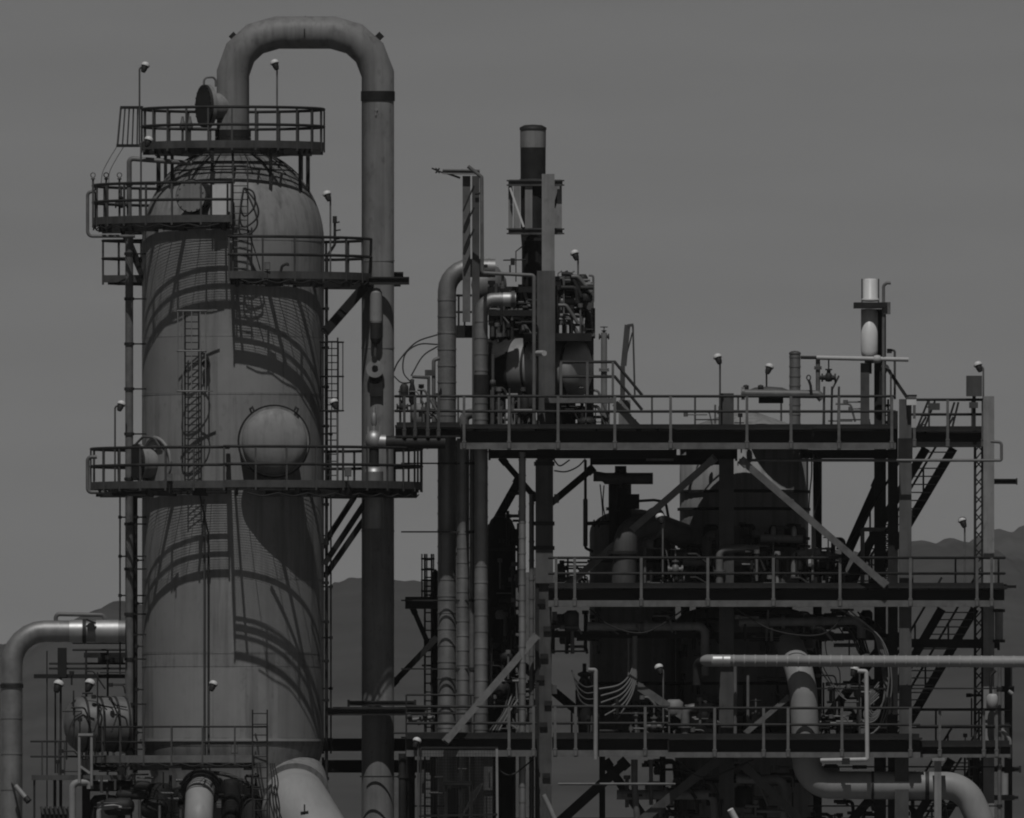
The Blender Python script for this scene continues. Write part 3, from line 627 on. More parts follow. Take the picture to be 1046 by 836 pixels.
# ================================================================== THE STEEL RACK
def walkway(label, x0, x1, deck, Yf, Yb, gird, flange, rail, mid, posts, m_fl='galv', ends=(0, 1), over=9, postm='galv', railm='dark', back=True, name='walkway', cut=None):
    T = thing(name, label, 'walkway', ((x0 + x1) / 2, gird, Yf))
    spans = [(x0, x1, Yb)] if not cut else [(x0, cut[0], Yb), (cut[0], cut[1], cut[2]), (cut[1], x1, Yb)]
    for u, v, yb in spans: B().box(u, deck, v, deck + 2.2, Yf, yb).out('deck', 'dark', T)
    o = M(over)
    B().box(x0, deck + 2.3, x1, gird - flange, Yf + o, Yf + o + .05).out('girder_web', 'black', T)
    B().box(x0, gird - flange, x1, gird, Yf + .02, Yf + o + .2).out('girder_flange', m_fl, T)
    B().box(x0 + 1, deck - 4.5, x1 - 1, deck - .2, Yf + .02, Yf + .04).out('toe_board', 'black', T)
    for nm, y in (('top_rail', rail), ('mid_rail', mid)):
        P = [(x0, y, Yf), (x1, y, Yf)]
        if ends[0]: P = [(x0, y, Yb)] + P
        if ends[1]: P = P + [(x1, y, Yb)]
        B().tube(P, 1.4, 8).out(nm, railm, T)
    for x in posts:
        b = B(); b.bar((x, rail, Yf - .05), (x, gird - 1, Yf - .05), 2.8, 2.2); b.bar((x, gird - 8, Yf - .05), (x, gird, Yf + .02), 4.2, 3); b.out('post', postm, T)
    if back:
        for nm, y in (('back_rail', rail), ('back_rail', mid)): B().tube([(x0, y, Yb), (x1, y, Yb)], 1.1, 8).out(nm, railm, T)
        x = x0 + 20
        while x < x1: B().bar((x, rail, Yb), (x, deck, Yb), 2.0, 2.0).out('back_post', 'grey', T); x += 44
    x = x0 + 14
    while x < x1 - 6:
        if cut and cut[0] - 3 < x < cut[1]: x += 62; continue
        B().box(x, deck + 2.4, x + 2, gird - flange - .5, Yf + .4, Yb - .1).out('joist', 'black', T); x += 62
    for u, v, yb in spans: B().box(u, deck + 2.4, v, gird, yb - .3, yb - .1).out('back_girder', 'black', T)
    return T
walkway('long top walkway of the steel rack, its middle bay above the two diagonal braces', 470, 915, 438, -3.8, 4.6, 459, 6.5, 405, 420.5, (474, 520, 570, 628, 685, 763, 808, 857, 911), ends=(0, 0), cut=(689, 829, .65))
walkway('top walkway end bay at the far right, beneath the dark panel on its post', 929, 1012, 440, -1.2, 3.4, 457, 2.5, 408.5, 423.5, (934, 968, 1004), 'dark', ends=(0, 1), over=6, back=True)
walkway('short dark top walkway left of the rack, bridging to the fat pipe', 404, 470, 436, -2.4, 4.0, 447, 2, 405, 420, (413, 424, 437, 448), 'dark', ends=(1, 0), over=5, postm='grey')
walkway('middle walkway of the steel rack with a pale lower flange', 560, 1026, 600, -3.0, 4.6, 620, 6.5, 570, 586, (568, 587, 655, 723, 790, 858, 930, 998, 1013), ends=(0, 1))
walkway('bottom walkway of the steel rack, its left bay next to the wire cage', 415, 548, 753, -3.0, 4.6, 773, 6.5, 722, 739, (520, 545), ends=(0, 0))
walkway('bottom walkway bay between the encased column and the fat S shaped pipe bay', 564, 684, 753, -3.0, 4.6, 773, 6.5, 722, 739, (567, 588, 659), ends=(0, 0))
walkway('bottom walkway bay crossed by the fat S shaped pipe', 682, 940, 754, -3.3, 4.4, 774, 5.5, 723.5, 740.5, (730, 780, 805, 860, 930), 'galv', ends=(0, 0), over=10)
walkway('bottom walkway end bay at the far right under the hanging pale drum', 936, 1032, 761, -2.4, 3.4, 774, 3.5, 725, 742, (960, 1005, 1018), 'galv', ends=(0, 1), over=5)

def column(label, x, y0, y1, Y, w, m, h=None, name='steel_column', base=None):
    T = thing(name, label, 'column', (x, y1, Y)); B().hsec((x, y0, Y), (x, y1, Y), w, h or w, 1.6).out('shaft', m, T)
    B().box(x - w * .8, y1 - 2, x + w * .8, y1, Y - .4, Y + .4).out('base_plate', m, T); return T
T = thing('encased_column', 'wide concrete encased column with a slim pale steel top, left front of the rack', 'column', (557, 970, -1.6))
B().box(548.5, 277, 567, 470, -1.9, -1.3).out('encasing', 'conc', T); B().box(547, 470, 565, 596, -1.95, -1.3).out('encasing', 'conc', T)
b = B(); b.hsec((560, 178, -1.6), (560, 278, -1.6), 13, 13, 1.8); b.out('steel_top', 'light', T)
b = B(); b.hsec((556, 594, -1.6), (556, 968, -1.6), 15, 13, 2.2); b.out('lower_shaft', 'grey', T)
B().bar((548.5, 590, -1.8), (548.5, 968, -1.8), 4, 4).out('side_angle', 'dark', T)
for y in (472, 533, 558): B().box(545.5, y, 566.5, y + 4, -2.0, -1.25).out('band', 'dark', T)
for y, dx in ((486, 3), (612, -2), (640, 4), (668, 1), (690, -3), (716, 5), (738, 0), (790, 3)): B().box(551 + dx, y, 559 + dx, y + 5, -1.9, -1.78).out('splice_plate', 'dark', T)
for y, x in ((505, 566), (580, 545), (625, 564), (655, 546), (700, 564)): B().box(x, y, x + 5, y + 9, -1.8, -1.5).out('cleat', 'grey', T)
column('heavy middle column of the rack where the heads of two pale braces meet', 742, 402, 970, -1.6, 15, 'grey', 15)
T = thing('encased_column', 'pale concrete column at right with a dark steel column tight against its left', 'column', (921, 970, -2.6))
B().box(918.5, 408, 931, 760, -2.6, -2.1).out('encasing', 'conc', T); B().box(917.5, 448, 932, 470, -2.65, -2.05).out('band', 'dark', T)
B().hsec((921, 760, -2.6), (921, 968, -2.6), 14, 14, 2).out('lower_shaft', 'grey', T); B().hsec((912, 420, -1.9), (912, 968, -1.9), 10, 12, 1.6).out('side_shaft', 'dark', T)
T = thing('steel_column', 'tall pale column at the far right end of the rack', 'column', (1010, 970, -1.4))
B().hsec((1010, 405, -1.4), (1010, 968, -1.4), 11, 11, 1.7).out('shaft', 'light', T)
T = thing('lattice_column', 'dark laced column just left of the far right pale column', 'column', (1000, 970, -.6))
for x in (996, 1003.5): B().bar((x, 448, -.6), (x, 968, -.6), 2.6, 12).out('chord', 'dark', T)
b = B(); y = 452
while y < 960: b.bar((996, y, -.78), (1003.5, y + 9, -.78), 2.2, 1.3); b.bar((1003.5, y + 9, -.42), (996, y + 18, -.42), 2.2, 1.3); b.bar((996, y + 9, -.42), (1003.5, y, -.42), 2.2, 1.3); y += 18
b.out('lacing', 'dark', T)
column('slim dark column at right rising above the top walkway to the white filter pots', 899, 316, 970, 0.4, 12, 'dark', 12)
column('short pale column at the top right carrying the filter pots', 883.5, 371, 440, -.4, 9, 'grey', 9)
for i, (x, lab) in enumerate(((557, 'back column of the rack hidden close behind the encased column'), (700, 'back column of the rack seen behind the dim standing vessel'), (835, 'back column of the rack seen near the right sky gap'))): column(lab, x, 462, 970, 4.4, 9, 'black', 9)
def brace(label, p, q, w, m, cat='brace', T=None):
    T = thing('diagonal_brace', label, cat, q)
    b = B(); b.hsec(p, q, w, w, 1.5, (0, -1, 0) if True else None); b.out('brace_bar', m, T)
    d = (V(*q) - V(*p)).normalized()
    for e, s in ((p, 1), (q, -1)):
        b = B(); c = V(*e); b.beam(c - d * s * M(1), c + d * s * M(8), M(w * 1.25), M(1.2), (0, -1, 0)); b.out('gusset', m, T)
    return T
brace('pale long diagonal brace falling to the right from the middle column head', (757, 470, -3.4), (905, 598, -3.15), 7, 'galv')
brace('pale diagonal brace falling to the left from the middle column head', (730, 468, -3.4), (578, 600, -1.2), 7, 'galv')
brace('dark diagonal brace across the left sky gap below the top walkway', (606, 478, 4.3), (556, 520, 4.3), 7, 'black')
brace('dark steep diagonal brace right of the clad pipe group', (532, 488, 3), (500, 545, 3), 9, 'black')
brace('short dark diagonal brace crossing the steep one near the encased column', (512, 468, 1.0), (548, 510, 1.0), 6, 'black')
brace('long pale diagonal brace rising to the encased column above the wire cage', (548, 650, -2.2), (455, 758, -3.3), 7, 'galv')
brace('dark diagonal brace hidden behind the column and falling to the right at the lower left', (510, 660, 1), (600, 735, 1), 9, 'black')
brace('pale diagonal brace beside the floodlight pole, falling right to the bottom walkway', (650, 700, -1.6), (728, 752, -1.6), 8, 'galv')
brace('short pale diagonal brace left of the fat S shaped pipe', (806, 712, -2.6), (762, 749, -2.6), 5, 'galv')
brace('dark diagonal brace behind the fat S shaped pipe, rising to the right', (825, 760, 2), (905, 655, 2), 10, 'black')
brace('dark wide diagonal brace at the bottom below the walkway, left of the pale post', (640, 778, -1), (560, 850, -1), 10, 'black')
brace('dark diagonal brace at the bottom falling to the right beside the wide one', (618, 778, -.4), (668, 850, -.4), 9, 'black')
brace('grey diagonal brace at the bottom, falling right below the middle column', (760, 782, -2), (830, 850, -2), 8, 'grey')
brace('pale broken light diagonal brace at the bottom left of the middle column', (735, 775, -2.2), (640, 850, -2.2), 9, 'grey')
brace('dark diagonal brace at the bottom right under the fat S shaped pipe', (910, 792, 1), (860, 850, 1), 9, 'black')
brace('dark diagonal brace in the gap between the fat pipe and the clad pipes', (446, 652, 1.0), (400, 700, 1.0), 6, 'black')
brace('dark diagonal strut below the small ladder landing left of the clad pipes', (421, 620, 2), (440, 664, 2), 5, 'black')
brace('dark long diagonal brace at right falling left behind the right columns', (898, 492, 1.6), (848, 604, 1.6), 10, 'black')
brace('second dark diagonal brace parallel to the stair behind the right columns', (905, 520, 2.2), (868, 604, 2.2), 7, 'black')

# beams
def beam(label, p, q, w, h, m, name='steel_beam'):
    T = thing(name, label, 'beam', ((p[0] + q[0]) / 2, max(p[1], q[1]), p[2])); B().hsec(p, q, w, h, 1.6).out('beam_bar', m, T)
    for e in (p, q): B().box(e[0] - 1.2, e[1] - h * .7, e[0] + 1.2, e[1] + h * .7, e[2] - .12, e[2] + .12).out('end_plate', m, T)
    return T
beam('dark beam below the middle walkway in front of the standing vessels', (560, 648, -1.2), (918, 651, -1.2), 6, 7, 'black')
beam('dark beam at the far right between the stair flights', (905, 657, -.9), (1020, 658, -.9), 6, 9, 'dark')
beam('dark beam bridging from tower to rack in front of the fat pipe near the bottom', (334, 727, -1.2), (436, 727, -1.2), 8, 8, 'dark')
single('bridge_shade_plate', 'dark narrow gangway plate added to darken the fat pipe, between the low bridging beams', 'shading', B().box(340, 722.3, 430, 724, -1.30, -.55), 'dark', (385, 724, -.9))  # added plate, makes one continuous shadow on the fat pipe
beam('thin second beam just above the bridging one near the fat pipe', (356, 718.5, -.66), (424, 718.5, -.66), 5, 5, 'dark')
beam('heavy black beam low between tower and fat pipe, upper of two', (330, 761, 2.2), (440, 761, 2.2), 10, 13, 'black')
beam('heavy black beam low between tower and fat pipe, lower of two', (330, 783, 2.2), (440, 783, 2.2), 10, 13, 'black')
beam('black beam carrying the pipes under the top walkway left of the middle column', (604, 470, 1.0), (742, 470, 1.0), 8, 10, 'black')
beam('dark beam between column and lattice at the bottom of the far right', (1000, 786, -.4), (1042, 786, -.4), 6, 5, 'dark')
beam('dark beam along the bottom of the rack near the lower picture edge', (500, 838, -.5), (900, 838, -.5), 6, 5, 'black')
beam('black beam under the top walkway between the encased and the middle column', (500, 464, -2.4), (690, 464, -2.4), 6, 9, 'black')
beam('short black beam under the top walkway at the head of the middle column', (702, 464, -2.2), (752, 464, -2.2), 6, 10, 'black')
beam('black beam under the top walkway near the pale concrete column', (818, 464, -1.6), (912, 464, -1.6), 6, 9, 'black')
b = B().tube([(755, 470.3, -3.25), (1019, 470.5, -3.25), (1023, 470.5, -3.25), (1023, 452, -3.25), (1012, 451, -3.25)], 1.5, 8, 3)
single('conduit', 'thin pale conduit running under the top walkway to a loop at the far right', 'conduit', b, 'galv', (900, 472, -3.25))
single('conduit', 'thin pale conduit just under the bottom walkway left of the middle column', 'conduit', B().tube([(570, 801, -2.8), (690, 801, -2.8)], 1.3, 8), 'galv', (600, 802, -2.8))
for (x0, x1, y, m, l) in ((1014, 1038, 492, 'dark', 'dark stub arm sticking out right of the far column, upper of three'), (1014, 1038, 599.5, 'galv', 'pale stub arm sticking out right of the far column at the middle walkway'), (1014, 1040, 815, 'galv', 'pale stub arm sticking out at the bottom right')):
    T = thing('stub_arm', l, 'beam', (x0, y, -1.2)); B().hsec((x0, y, -1.2), (x1, y, -1.2), 5, 5.5, 1.3).out('arm_bar', m, T); B().box(x1, y - 3.4, x1 + 1.3, y + 3.4, -1.32, -1.08).out('end_plate', m, T)

# stairs
def stair(label, A0, A1, B0, B1, n=18, handrail=True):
    T = thing('stair_flight', label, 'stairs', A1)
    a0, a1, b0, b1 = V(*A0), V(*A1), V(*B0), V(*B1)
    for p, q in ((a0, a1), (b0, b1)): B().beam(p, q, M(2), M(9)).out('stringer', 'dark', T)
    for i in range(n):
        f = (i + .5) / n; p = a0.lerp(a1, f); q = b0.lerp(b1, f)
        t = B(); d = (a1 - a0); d.z = 0; d.normalize(); t.beam(p, q, M(7.5), M(1.3)); t.out('tread', 'dark', T)
    if handrail:
        for p, q in ((a0, a1), (b0, b1)):
            up = Vector((0, 0, M(32)))
            B().sweep([p + up, q + up], M(1.2), 7).out('handrail', 'dark', T)
            for f in (.05, .35, .65, .95): c = p.lerp(q, f); B().sweep([c, c + up], M(1.1), 6).out('baluster', 'dark', T)
    return T
stair('upper right stair flight seen from below between the pale and the far right columns', (946, 458, .2), (858, 606, .2), (974, 458, 3.0), (886, 606, 3.0))
stair('lower right stair flight seen from below between middle and bottom walkways', (962, 622, .2), (884, 756, .2), (996, 622, 3.0), (918, 756, 3.0))
stair('bottom right stair flight going down below the bottom walkway', (972, 776, .2), (898, 900, .2), (1000, 776, 3.0), (926, 900, 3.0))
T = thing('stair_flight', 'short stair with railing up to the little landing on the top walkway', 'stairs', (640, 438, -2.6))
for Y in (-2.7, -1.9): B().bar((628, 412, Y), (655, 440, Y), 2, 7).out('stringer', 'dark', T)
for i in range(5): B().box(629 + i * 5, 413 + i * 5.2, 635 + i * 5, 414.2 + i * 5.2, -2.7, -1.9).out('tread', 'dark', T)
for Y in (-2.7, -1.9):
    for dy in (0, 15): B().tube([(572, 370 + dy, Y), (628, 370 + dy, Y), (656, 404 + dy, Y)], 1.6, 7).out('handrail', 'dark', T)
for x in (573, 600, 626): B().bar((x, 370, -2.72), (x, 412, -2.72), 2.6, 2).out('post', 'galv', T)
B().box(556, 407, 629, 412, -2.8, -1.8).out('landing', 'galv', T)

# ---- clad pipe group left of the rack
pipe('tall clad pipe, leftmost of the group, bending over at the top into the drum', [(506, 274, .2), (456.5, 274, .2), (456.5, 970, .2)], 9.4, 'clad', 26, 17, 'insulated_pipe', seg=28)
pipe('clad pipe with a polished bend at the top, in front of the horizontal drum', [(527, 306, -1.6), (491.5, 306, -1.6), (491.5, 970, -1.6)], 6.8, 'clad', 14, 17, 'insulated_pipe', seg=24)
T = thing('pipe_end', 'brightly shining sleeve at the end of the bend near the top of the clad pipes', 'pipe sleeve', (522, 306, -1.6)); B().tube([(514, 306, -1.6), (522, 306, -1.6)], 7.2, 24).out('sleeve', 'cladm', T); B().tube([(522.2, 306, -1.6), (526, 306, -1.6)], 8.6, 24).out('flange', 'grey', T)
T = thing('pipe_band', 'dark band wrapped round the front clad pipe above the railing', 'pipe band', (491.5, 400, -1.6)); B().tube([(491.5, 383, -1.6), (491.5, 404, -1.6)], 7.6, 24).out('wrap', 'dark', T)
pipe('middle clad pipe of the group, starting below the top walkway', [(473, 448, -.7), (473, 970, -.7)], 6.4, 'clad', 0, 15, 'insulated_pipe', seg=20)
for x, r, Y, l in ((482, 2.4, -.9, 'thin tube between the middle and front clad pipes, left one'), (485.5, 1.6, -.3, 'thin tube between the middle and front clad pipes, right one'), (467, 1.4, -.4, 'thin tube between the left and middle clad pipes')): riser(l, x, 450, 836, Y, r, 'galv', None, 70)
pipe('slim bright pipe pair right of the clad pipes, left one', [(533.5, 462, -2.4), (533.5, 970, -2.4)], 3.6, 'clad', 0, 16, 'insulated_pipe')
pipe('slim bright pipe pair right of the clad pipes, right one', [(543, 505, -1.6), (543, 970, -1.6)], 2.6, 'galv', 0, 20)
pipe('long slim pale pipe at the left of the encased column from top elbow to deck', [(478, 170, -2.8), (492, 181, -2.8), (492.5, 279, -2.8), (515, 280, -2.8), (545.5, 281.5, -2.8), (545.5, 438, -2.8)], 1.9, 'galv', 3, 0)
pipe('short pale drop pipe from the slim pipe beside the shiny bend', [(513.5, 281, -2.7), (513.5, 293, -2.7)], 1.4, 'galv', flanges=(((513.5, 293, -2.7), (513.5, 290, -2.7)),))
# tall H column with davit top
T = thing('davit_column', 'tall pale steel mast with an arm pointing left at its top, above the clad pipes', 'mast', (480, 440, -.9))
B().hsec((476.5, 180, -.7), (476.5, 329, -.7), 8, 11, 1.4).out('mast', 'galv', T); B().hsec((486, 180, -1.1), (486, 440, -1.1), 7.5, 9, 1.4).out('mast', 'grey', T)
b = B(); b.hsec((490, 176, -.9), (452, 175.5, -.9), 12, 5, 1.2); b.out('arm', 'light', T)
for i in range(3): B().bar((453 - i * 4, 177, -.9 + i * .1), (441 - i * 1 + i * 5, 172, -.9 + i * .1), 2.2, 1.6).out('arm_hook', 'dark', T)
B().bar((470, 182, -.9), (456, 177, -.9), 2.5, 2).out('knee', 'dark', T)
for y0 in (190, 212, 234): B().bar((473, y0 + 26, -1.2), (484, y0, -1.2), 3.6, 1.6).out('lacing', 'dark', T)
B().tube([(485, 198, -1.35), (494, 197.5, -1.35)], 1.2, 6).out('peg', 'dark', T)
T = thing('landing', 'small dark landing with railing between the left clad pipe and the mast', 'platform', (470, 340, .6))
B().box(466, 333, 484, 345, .2, 1.6).out('deck', 'black', T)
for x in (468.5, 474.5): B().tube([(x, 302, .3), (x, 334, .3)], 1.2, 6).out('post', 'dark', T)
for y in (302, 319): B().tube([(466, y, .3), (482, y, .3)], 1.2, 6).out('rail', 'dark', T)

# ---- stack and drum
T = thing('flue_stack', 'dark cylindrical flue with paler capped top, highest thing over the rack', 'chimney', (545, 420, .8))
b = B(); o = V(544.5, 420, .8)
def hh(py): return V(544.5, py, .8).z - o.z
b.slathe(o, (0, 0, 1), [(M(11.5), 0), (M(11.5), hh(252)), (M(12.5), hh(240)), (M(13), hh(151))], 32); b.out('flue', 'dark', T)
b = B(); b.slathe(o, (0, 0, 1), [(M(13.2), hh(151)), (M(13.2), hh(132))], 32); b.out('flue_top', 'pipe', T)
b = B(); b.slathe(o, (0, 0, 1), [(M(13.8), hh(133)), (M(13.8), hh(130.5)), (M(9), hh(128)), (0, hh(127.4))], 32); b.out('cap', 'dark', T)
T = thing('stack_guard', 'open square frame of pale posts round the dark flue', 'frame', (547, 240, .8))
for y in (187, 236.5):
    for Y in (-.6, 2.2): B().hsec((520, y, Y), (574, y, Y), 5, 6.5, 1.4).out('frame_beam', 'dark' if Y > 0 else 'grey', T)
    for x in (520, 574): B().hsec((x, y, -.6), (x, y, 2.2), 5, 6, 1.4).out('frame_beam', 'dark', T)
for x, w, Y in ((521.5, 4.5, -.3), (528, 6.5, 2.0), (540, 7.5, -.55), (571.5, 5, -.3), (568, 3, 2.0)): B().bar((x, 190, Y), (x, 234, Y), w, 4).out('frame_post', 'light', T)
B().bar((521, 192, -.7), (535, 232, -.7), 3.2, 2).out('frame_brace', 'white', T); B().bar((572, 192, .5), (566, 212, 1.5), 2.4, 2).out('frame_brace', 'dark', T)
b = B(); b.slathe(V(545, 188, .8), (0, 0, 1), [(M(20), 0), (M(14), M(5))], 24); b.out('skirt', 'dark', T)
for y in (238, 244): B().bar((533, y, -.1), (559, y + 1, -.1), 3, 3).out('bracket', 'black', T)
T = thing('weather_sensor', 'thin rods with a small dark box left of the flue under its frame', 'sensor', (525, 300, -.4))
B().tube([(527, 288, -.4), (527, 257, -.4), (536, 250, -.4)], .7, 6).out('rod', 'grey', T); B().tube([(514, 266, -.4), (537, 265.5, -.4)], .7, 6).out('rod', 'dark', T)
B().box(521.5, 264, 526, 271, -.5, -.3).out('box', 'dark', T); B().tube([(521, 271, -.4), (521, 280, -.4)], 1, 6).out('rod', 'dark', T)
T = thing('horizontal_drum', 'big horizontal drum with metal cladding behind the front clad pipe on the top walkway', 'drum', (540, 438, 1))
b = B(); d = Vector((1, -.42, 0)).normalized(); o = V(499, 377, .7); r = M(31)
b.slathe(o, d, [(0, -M(12)), (r * .5, -M(10)), (r * .85, -M(5)), (r, 0), (r, M(30))], 48); b.out('dark_head', 'dark', T)
b = B(); b.slathe(o, d, [(r, M(30)), (r * 1.01, M(31)), (r * 1.01, M(96)), (r * .9, M(103)), (r * .6, M(108)), (0, M(111))], 48); b.out('drum_shell', 'cladm', T)
for t in (30, 48, 92):
    b = B(); b.lathe(o + d * M(t), d, [(r, 0), (r + M(1.5), 0), (r + M(1.5), M(2.5)), (r, M(2.5))], 48); b.out('strap', 'dark', T)
for t in (8, 80): c = o + d * M(t); b = B(); b.beam(c, Vector((c.x, c.y, V(0, 438, 1).z)), M(36), M(8), (1, -.4, 0)); b.out('saddle', 'black', T)
T = thing('drum_nozzle', 'shining capped nozzle on the clad drum beside the slim pipe', 'nozzle', (546, 362, -1.8))
b = B(); b.slathe(V(546, 366, -1.2), (0, -.3, 1), [(M(7), 0), (M(6.4), M(5)), (M(4), M(8.5)), (0, M(10))], 20); b.out('nozzle_cap', 'cladm', T); b = B(); b.sweep([V(549, 361, -3.0), V(556, 361, -3.7)], M(2.8), 12); b.out('nozzle_stub', 'cream', T)
T = thing('horizontal_drum', 'upper dished drum end peeping out behind the mast over the clad pipes', 'drum', (490, 300, 2.4))
b = B(); b.slathe(V(489, 291, 2.4), (1, -.1, 0), [(0, -M(8)), (M(13), -M(5)), (M(23), M(2)), (M(23), M(5)), (M(18), M(20)), (M(6), M(28)), (0, M(29))], 32); b.out('drum_shell', 'clad', T)
T = thing('equipment_platform', 'dark cluttered upper platform behind the encased column with pipes and beams', 'platform', (555, 350, 1.5))
for y0, y1, x0, x1, yf in ((294, 300, 498, 607, .2), (318, 324, 500, 605, .0), (342, 347, 500, 534, .5), (342, 350, 534.2, 604, -1.7)): B().box(x0, y0, x1, y1, yf, 3.2).out('deck', 'black', T)  # lowest right deck extended forward to shade the drum
for x in (503, 528, 576, 603): B().bar((x, 294, .5), (x, 438, .5), 4, 4).out('leg', 'black', T)
B().box(500, 300, 548, 342, 2.6, 3.0).out('back_panel', 'black', T); B().box(566, 283, 590, 312, 1.0, 2.6).out('fan_housing', 'black', T)
for x in (570, 576, 583): B().tube([(x, 285, 1.2), (x, 279, 1.2), (x + 4, 277, 1.2)], 1.0, 6, 2).out('vent', 'light', T)
for i in range(24):
    x = rnd.uniform(500, 598); y = rnd.uniform(300, 345); v = rnd.random() < .45; L = rnd.uniform(6, 18); Y = rnd.uniform(-.2, .35)
    B().tube([(x, y, Y), (x, y + L, Y)] if v else [(x, y, Y), (x + L, y, Y)], rnd.uniform(.7, 2.2), 7).out('small_pipe', rnd.choice(['dark', 'grey', 'light', 'black', 'grey']), T)
pipe('clad horizontal pipe stub between the encased column and the short column behind', [(566, 308, .3), (598, 308, .3)], 6, 'clad', 0, 10)
T = thing('steel_column', 'short grey column on the top walkway beside the drum, a beam at its head', 'column', (602, 438, .2)); B().hsec((602, 295, .2), (602, 438, .2), 9, 9, 1.5).out('shaft', 'grey', T); B().hsec((566, 298, .2), (606, 298, .2), 6, 5, 1.4).out('head_beam', 'dark', T)
b = B(); b.slathe(V(573, 377, .6), (.55, -.85, 0), [(M(24), 0), (M(24), M(6)), (M(17), M(12)), (0, M(16))], 32)
T = thing('horizontal_drum', 'curved grey drum end between the encased column and the short grey column', 'drum', (575, 438, .6)); b.out('drum_head', 'tank', T); B().box(562, 395, 588, 438, .4, .9).out('saddle', 'black', T)
pipe('slim pale pipe with a bulging joint right of the short grey column', [(617, 438, 0), (617, 340, 0)], 3.2, 'light', 0, 0, flanges=(((617, 378, 0), (617, 380, 0)),))
valve('dark relief valve on top of the slim pale pipe beside the short column', 617, 344, 0, .9, 'dark', 8)
T = thing('davit', 'leaning pale davit with a thin stay standing behind the top walkway', 'davit', (642, 438, 2))
b = B(); b.bar((637, 374, 2), (641, 332, 2), 6, 3); b.bar((641, 333, 2), (647, 332, 2), 4, 3); b.out('jib', 'grey', T)
B().tube([(646.5, 332, 2), (648.5, 405, 2)], 1.1, 6).out('stay', 'grey', T); B().tube([(637, 374, 2), (646, 340, 2)], .8, 6).out('stay', 'dark', T); B().bar((636, 374, 2), (636, 438, 2), 5, 4).out('post', 'grey', T)
T = thing('pump', 'grey lump of a covered motor beside the little stair on the top walkway', 'motor', (632, 438, -1.2)); B().box(632, 409, 644, 436, -1.4, -.7).out('housing', 'tank', T); B().box(630, 434, 650, 438, -1.6, -.5).out('base', 'dark', T)
lamp('floodlight above the short grey column beside the dark flue', 587, 259, 590.5, 297, .2, 'galv', True)

clutter_jobs = [('packed small pipes and brackets on the upper platform left of the encased column', 499, 288, 546, 344, .0, .9, 40, ['grey', 'dark', 'galv', 'light', 'dark', 'black'], 2.4, 5, 41),
    ('packed small pipes and brackets on the upper platform right of the encased column', 567, 280, 606, 346, -1.2, .0, 40, ['grey', 'dark', 'galv', 'dark', 'black'], 2.4, 5, 42),
    ('small valves and tubes under and around the clad drum on the top walkway', 500, 396, 548, 437, -2.2, -.8, 26, ['grey', 'dark', 'galv', 'black'], 1.8, 4, 43),
    ('small pipes and valves beside the short grey column on the top walkway', 568, 396, 622, 437, -1.4, .6, 24, ['grey', 'dark', 'galv', 'black'], 1.8, 4, 44),
    ('thin tubes and taps between fat pipe and leftmost clad pipe on the top walkway', 406, 392, 447, 436, -1.8, -.4, 20, ['grey', 'dark', 'galv', 'dark'], 1.4, 2, 45),
    ('dark clutter of pipes around the bend tops of the clad pipes', 497, 300, 520, 345, .0, .6, 12, ['grey', 'dark', 'black'], 2.0, 2, 46)]
# cables and small gear at left end of the top walkway
T = thing('cable_bundle', 'three looping black cables between the fat pipe and the left clad pipe', 'cable', (405, 390, -.4))
for pts in ([(447, 342, .1), (425, 350, .1), (408, 368, .0), (402, 380, 0)], [(447, 352, .1), (428, 352, .0), (414, 362, -.2), (412, 380, -.2), (420, 391, -.4)], [(447, 354, .1), (432, 364, .1), (420, 384, -.3)], [(402, 384, 0), (410, 391, -.2), (420, 391, -.4)]): B().sweep(curve(pts), M(.75), 6).out('cable', 'cable', T)
T = thing('pipe_manifold', 'dark valve tree with a tall handle between the fat pipe and the left clad pipe', 'valve', (421, 436, -.8))
b = B(); b.slathe(V(421, 400, -.8), (0, 0, 1), [(M(1.5), -M(14)), (M(3.4), -M(10)), (M(3.4), M(2)), (M(2), M(8)), (M(2.2), M(12)), (0, M(13))], 14); b.out('valve_body', 'dark', T)
B().tube([(421, 414, -.8), (421, 436, -.8)], 2, 8).out('stem', 'grey', T); B().tube([(421, 385, -.8), (438, 386, -.8), (438, 436, -.8)], 1.6, 8).out('branch', 'grey', T)
B().tube([(443, 436, -.6), (443, 368, -.6), (449, 366, -.6)], 2.0, 8, 3).out('branch', 'galv', T); B().box(434, 378, 445, 384, -.7, -.5).out('clamp', 'grey', T)
valve('dark squat valve by the railing just right of the fat pipe', 411, 416, -1.7, 1.0, 'dark')
pipe('pale bulging elbow between clad pipes at the railing of the top walkway', [(474, 438, -1.0), (474, 424, -1.0), (486, 422, -1.0)], 5.2, 'galv', 8, 0)
T = thing('pipe_manifold', 'group of short pale upright tubes under the clad drum', 'pipe', (535, 438, -1.4))
for x in (524, 530, 534, 540): B().tube([(x, 404, -1.4), (x, 438, -1.4)], 1.6, 8).out('tube', 'galv' if x != 534 else 'dark', T)
B().tube([(505, 428, -1.5), (520, 428, -1.5)], 2.2, 8).out('tube', 'galv', T); B().tube([(503.5, 362, -2.4), (503.5, 436, -2.4)], 1.6, 8).out('tube', 'grey', T); b = B(); b.slathe(V(503.5, 391, -2.4), (0, 0, 1), [(0, -M(4)), (M(3), -M(2)), (M(3), M(2)), (0, M(4))], 10); b.out('knob', 'grey', T)

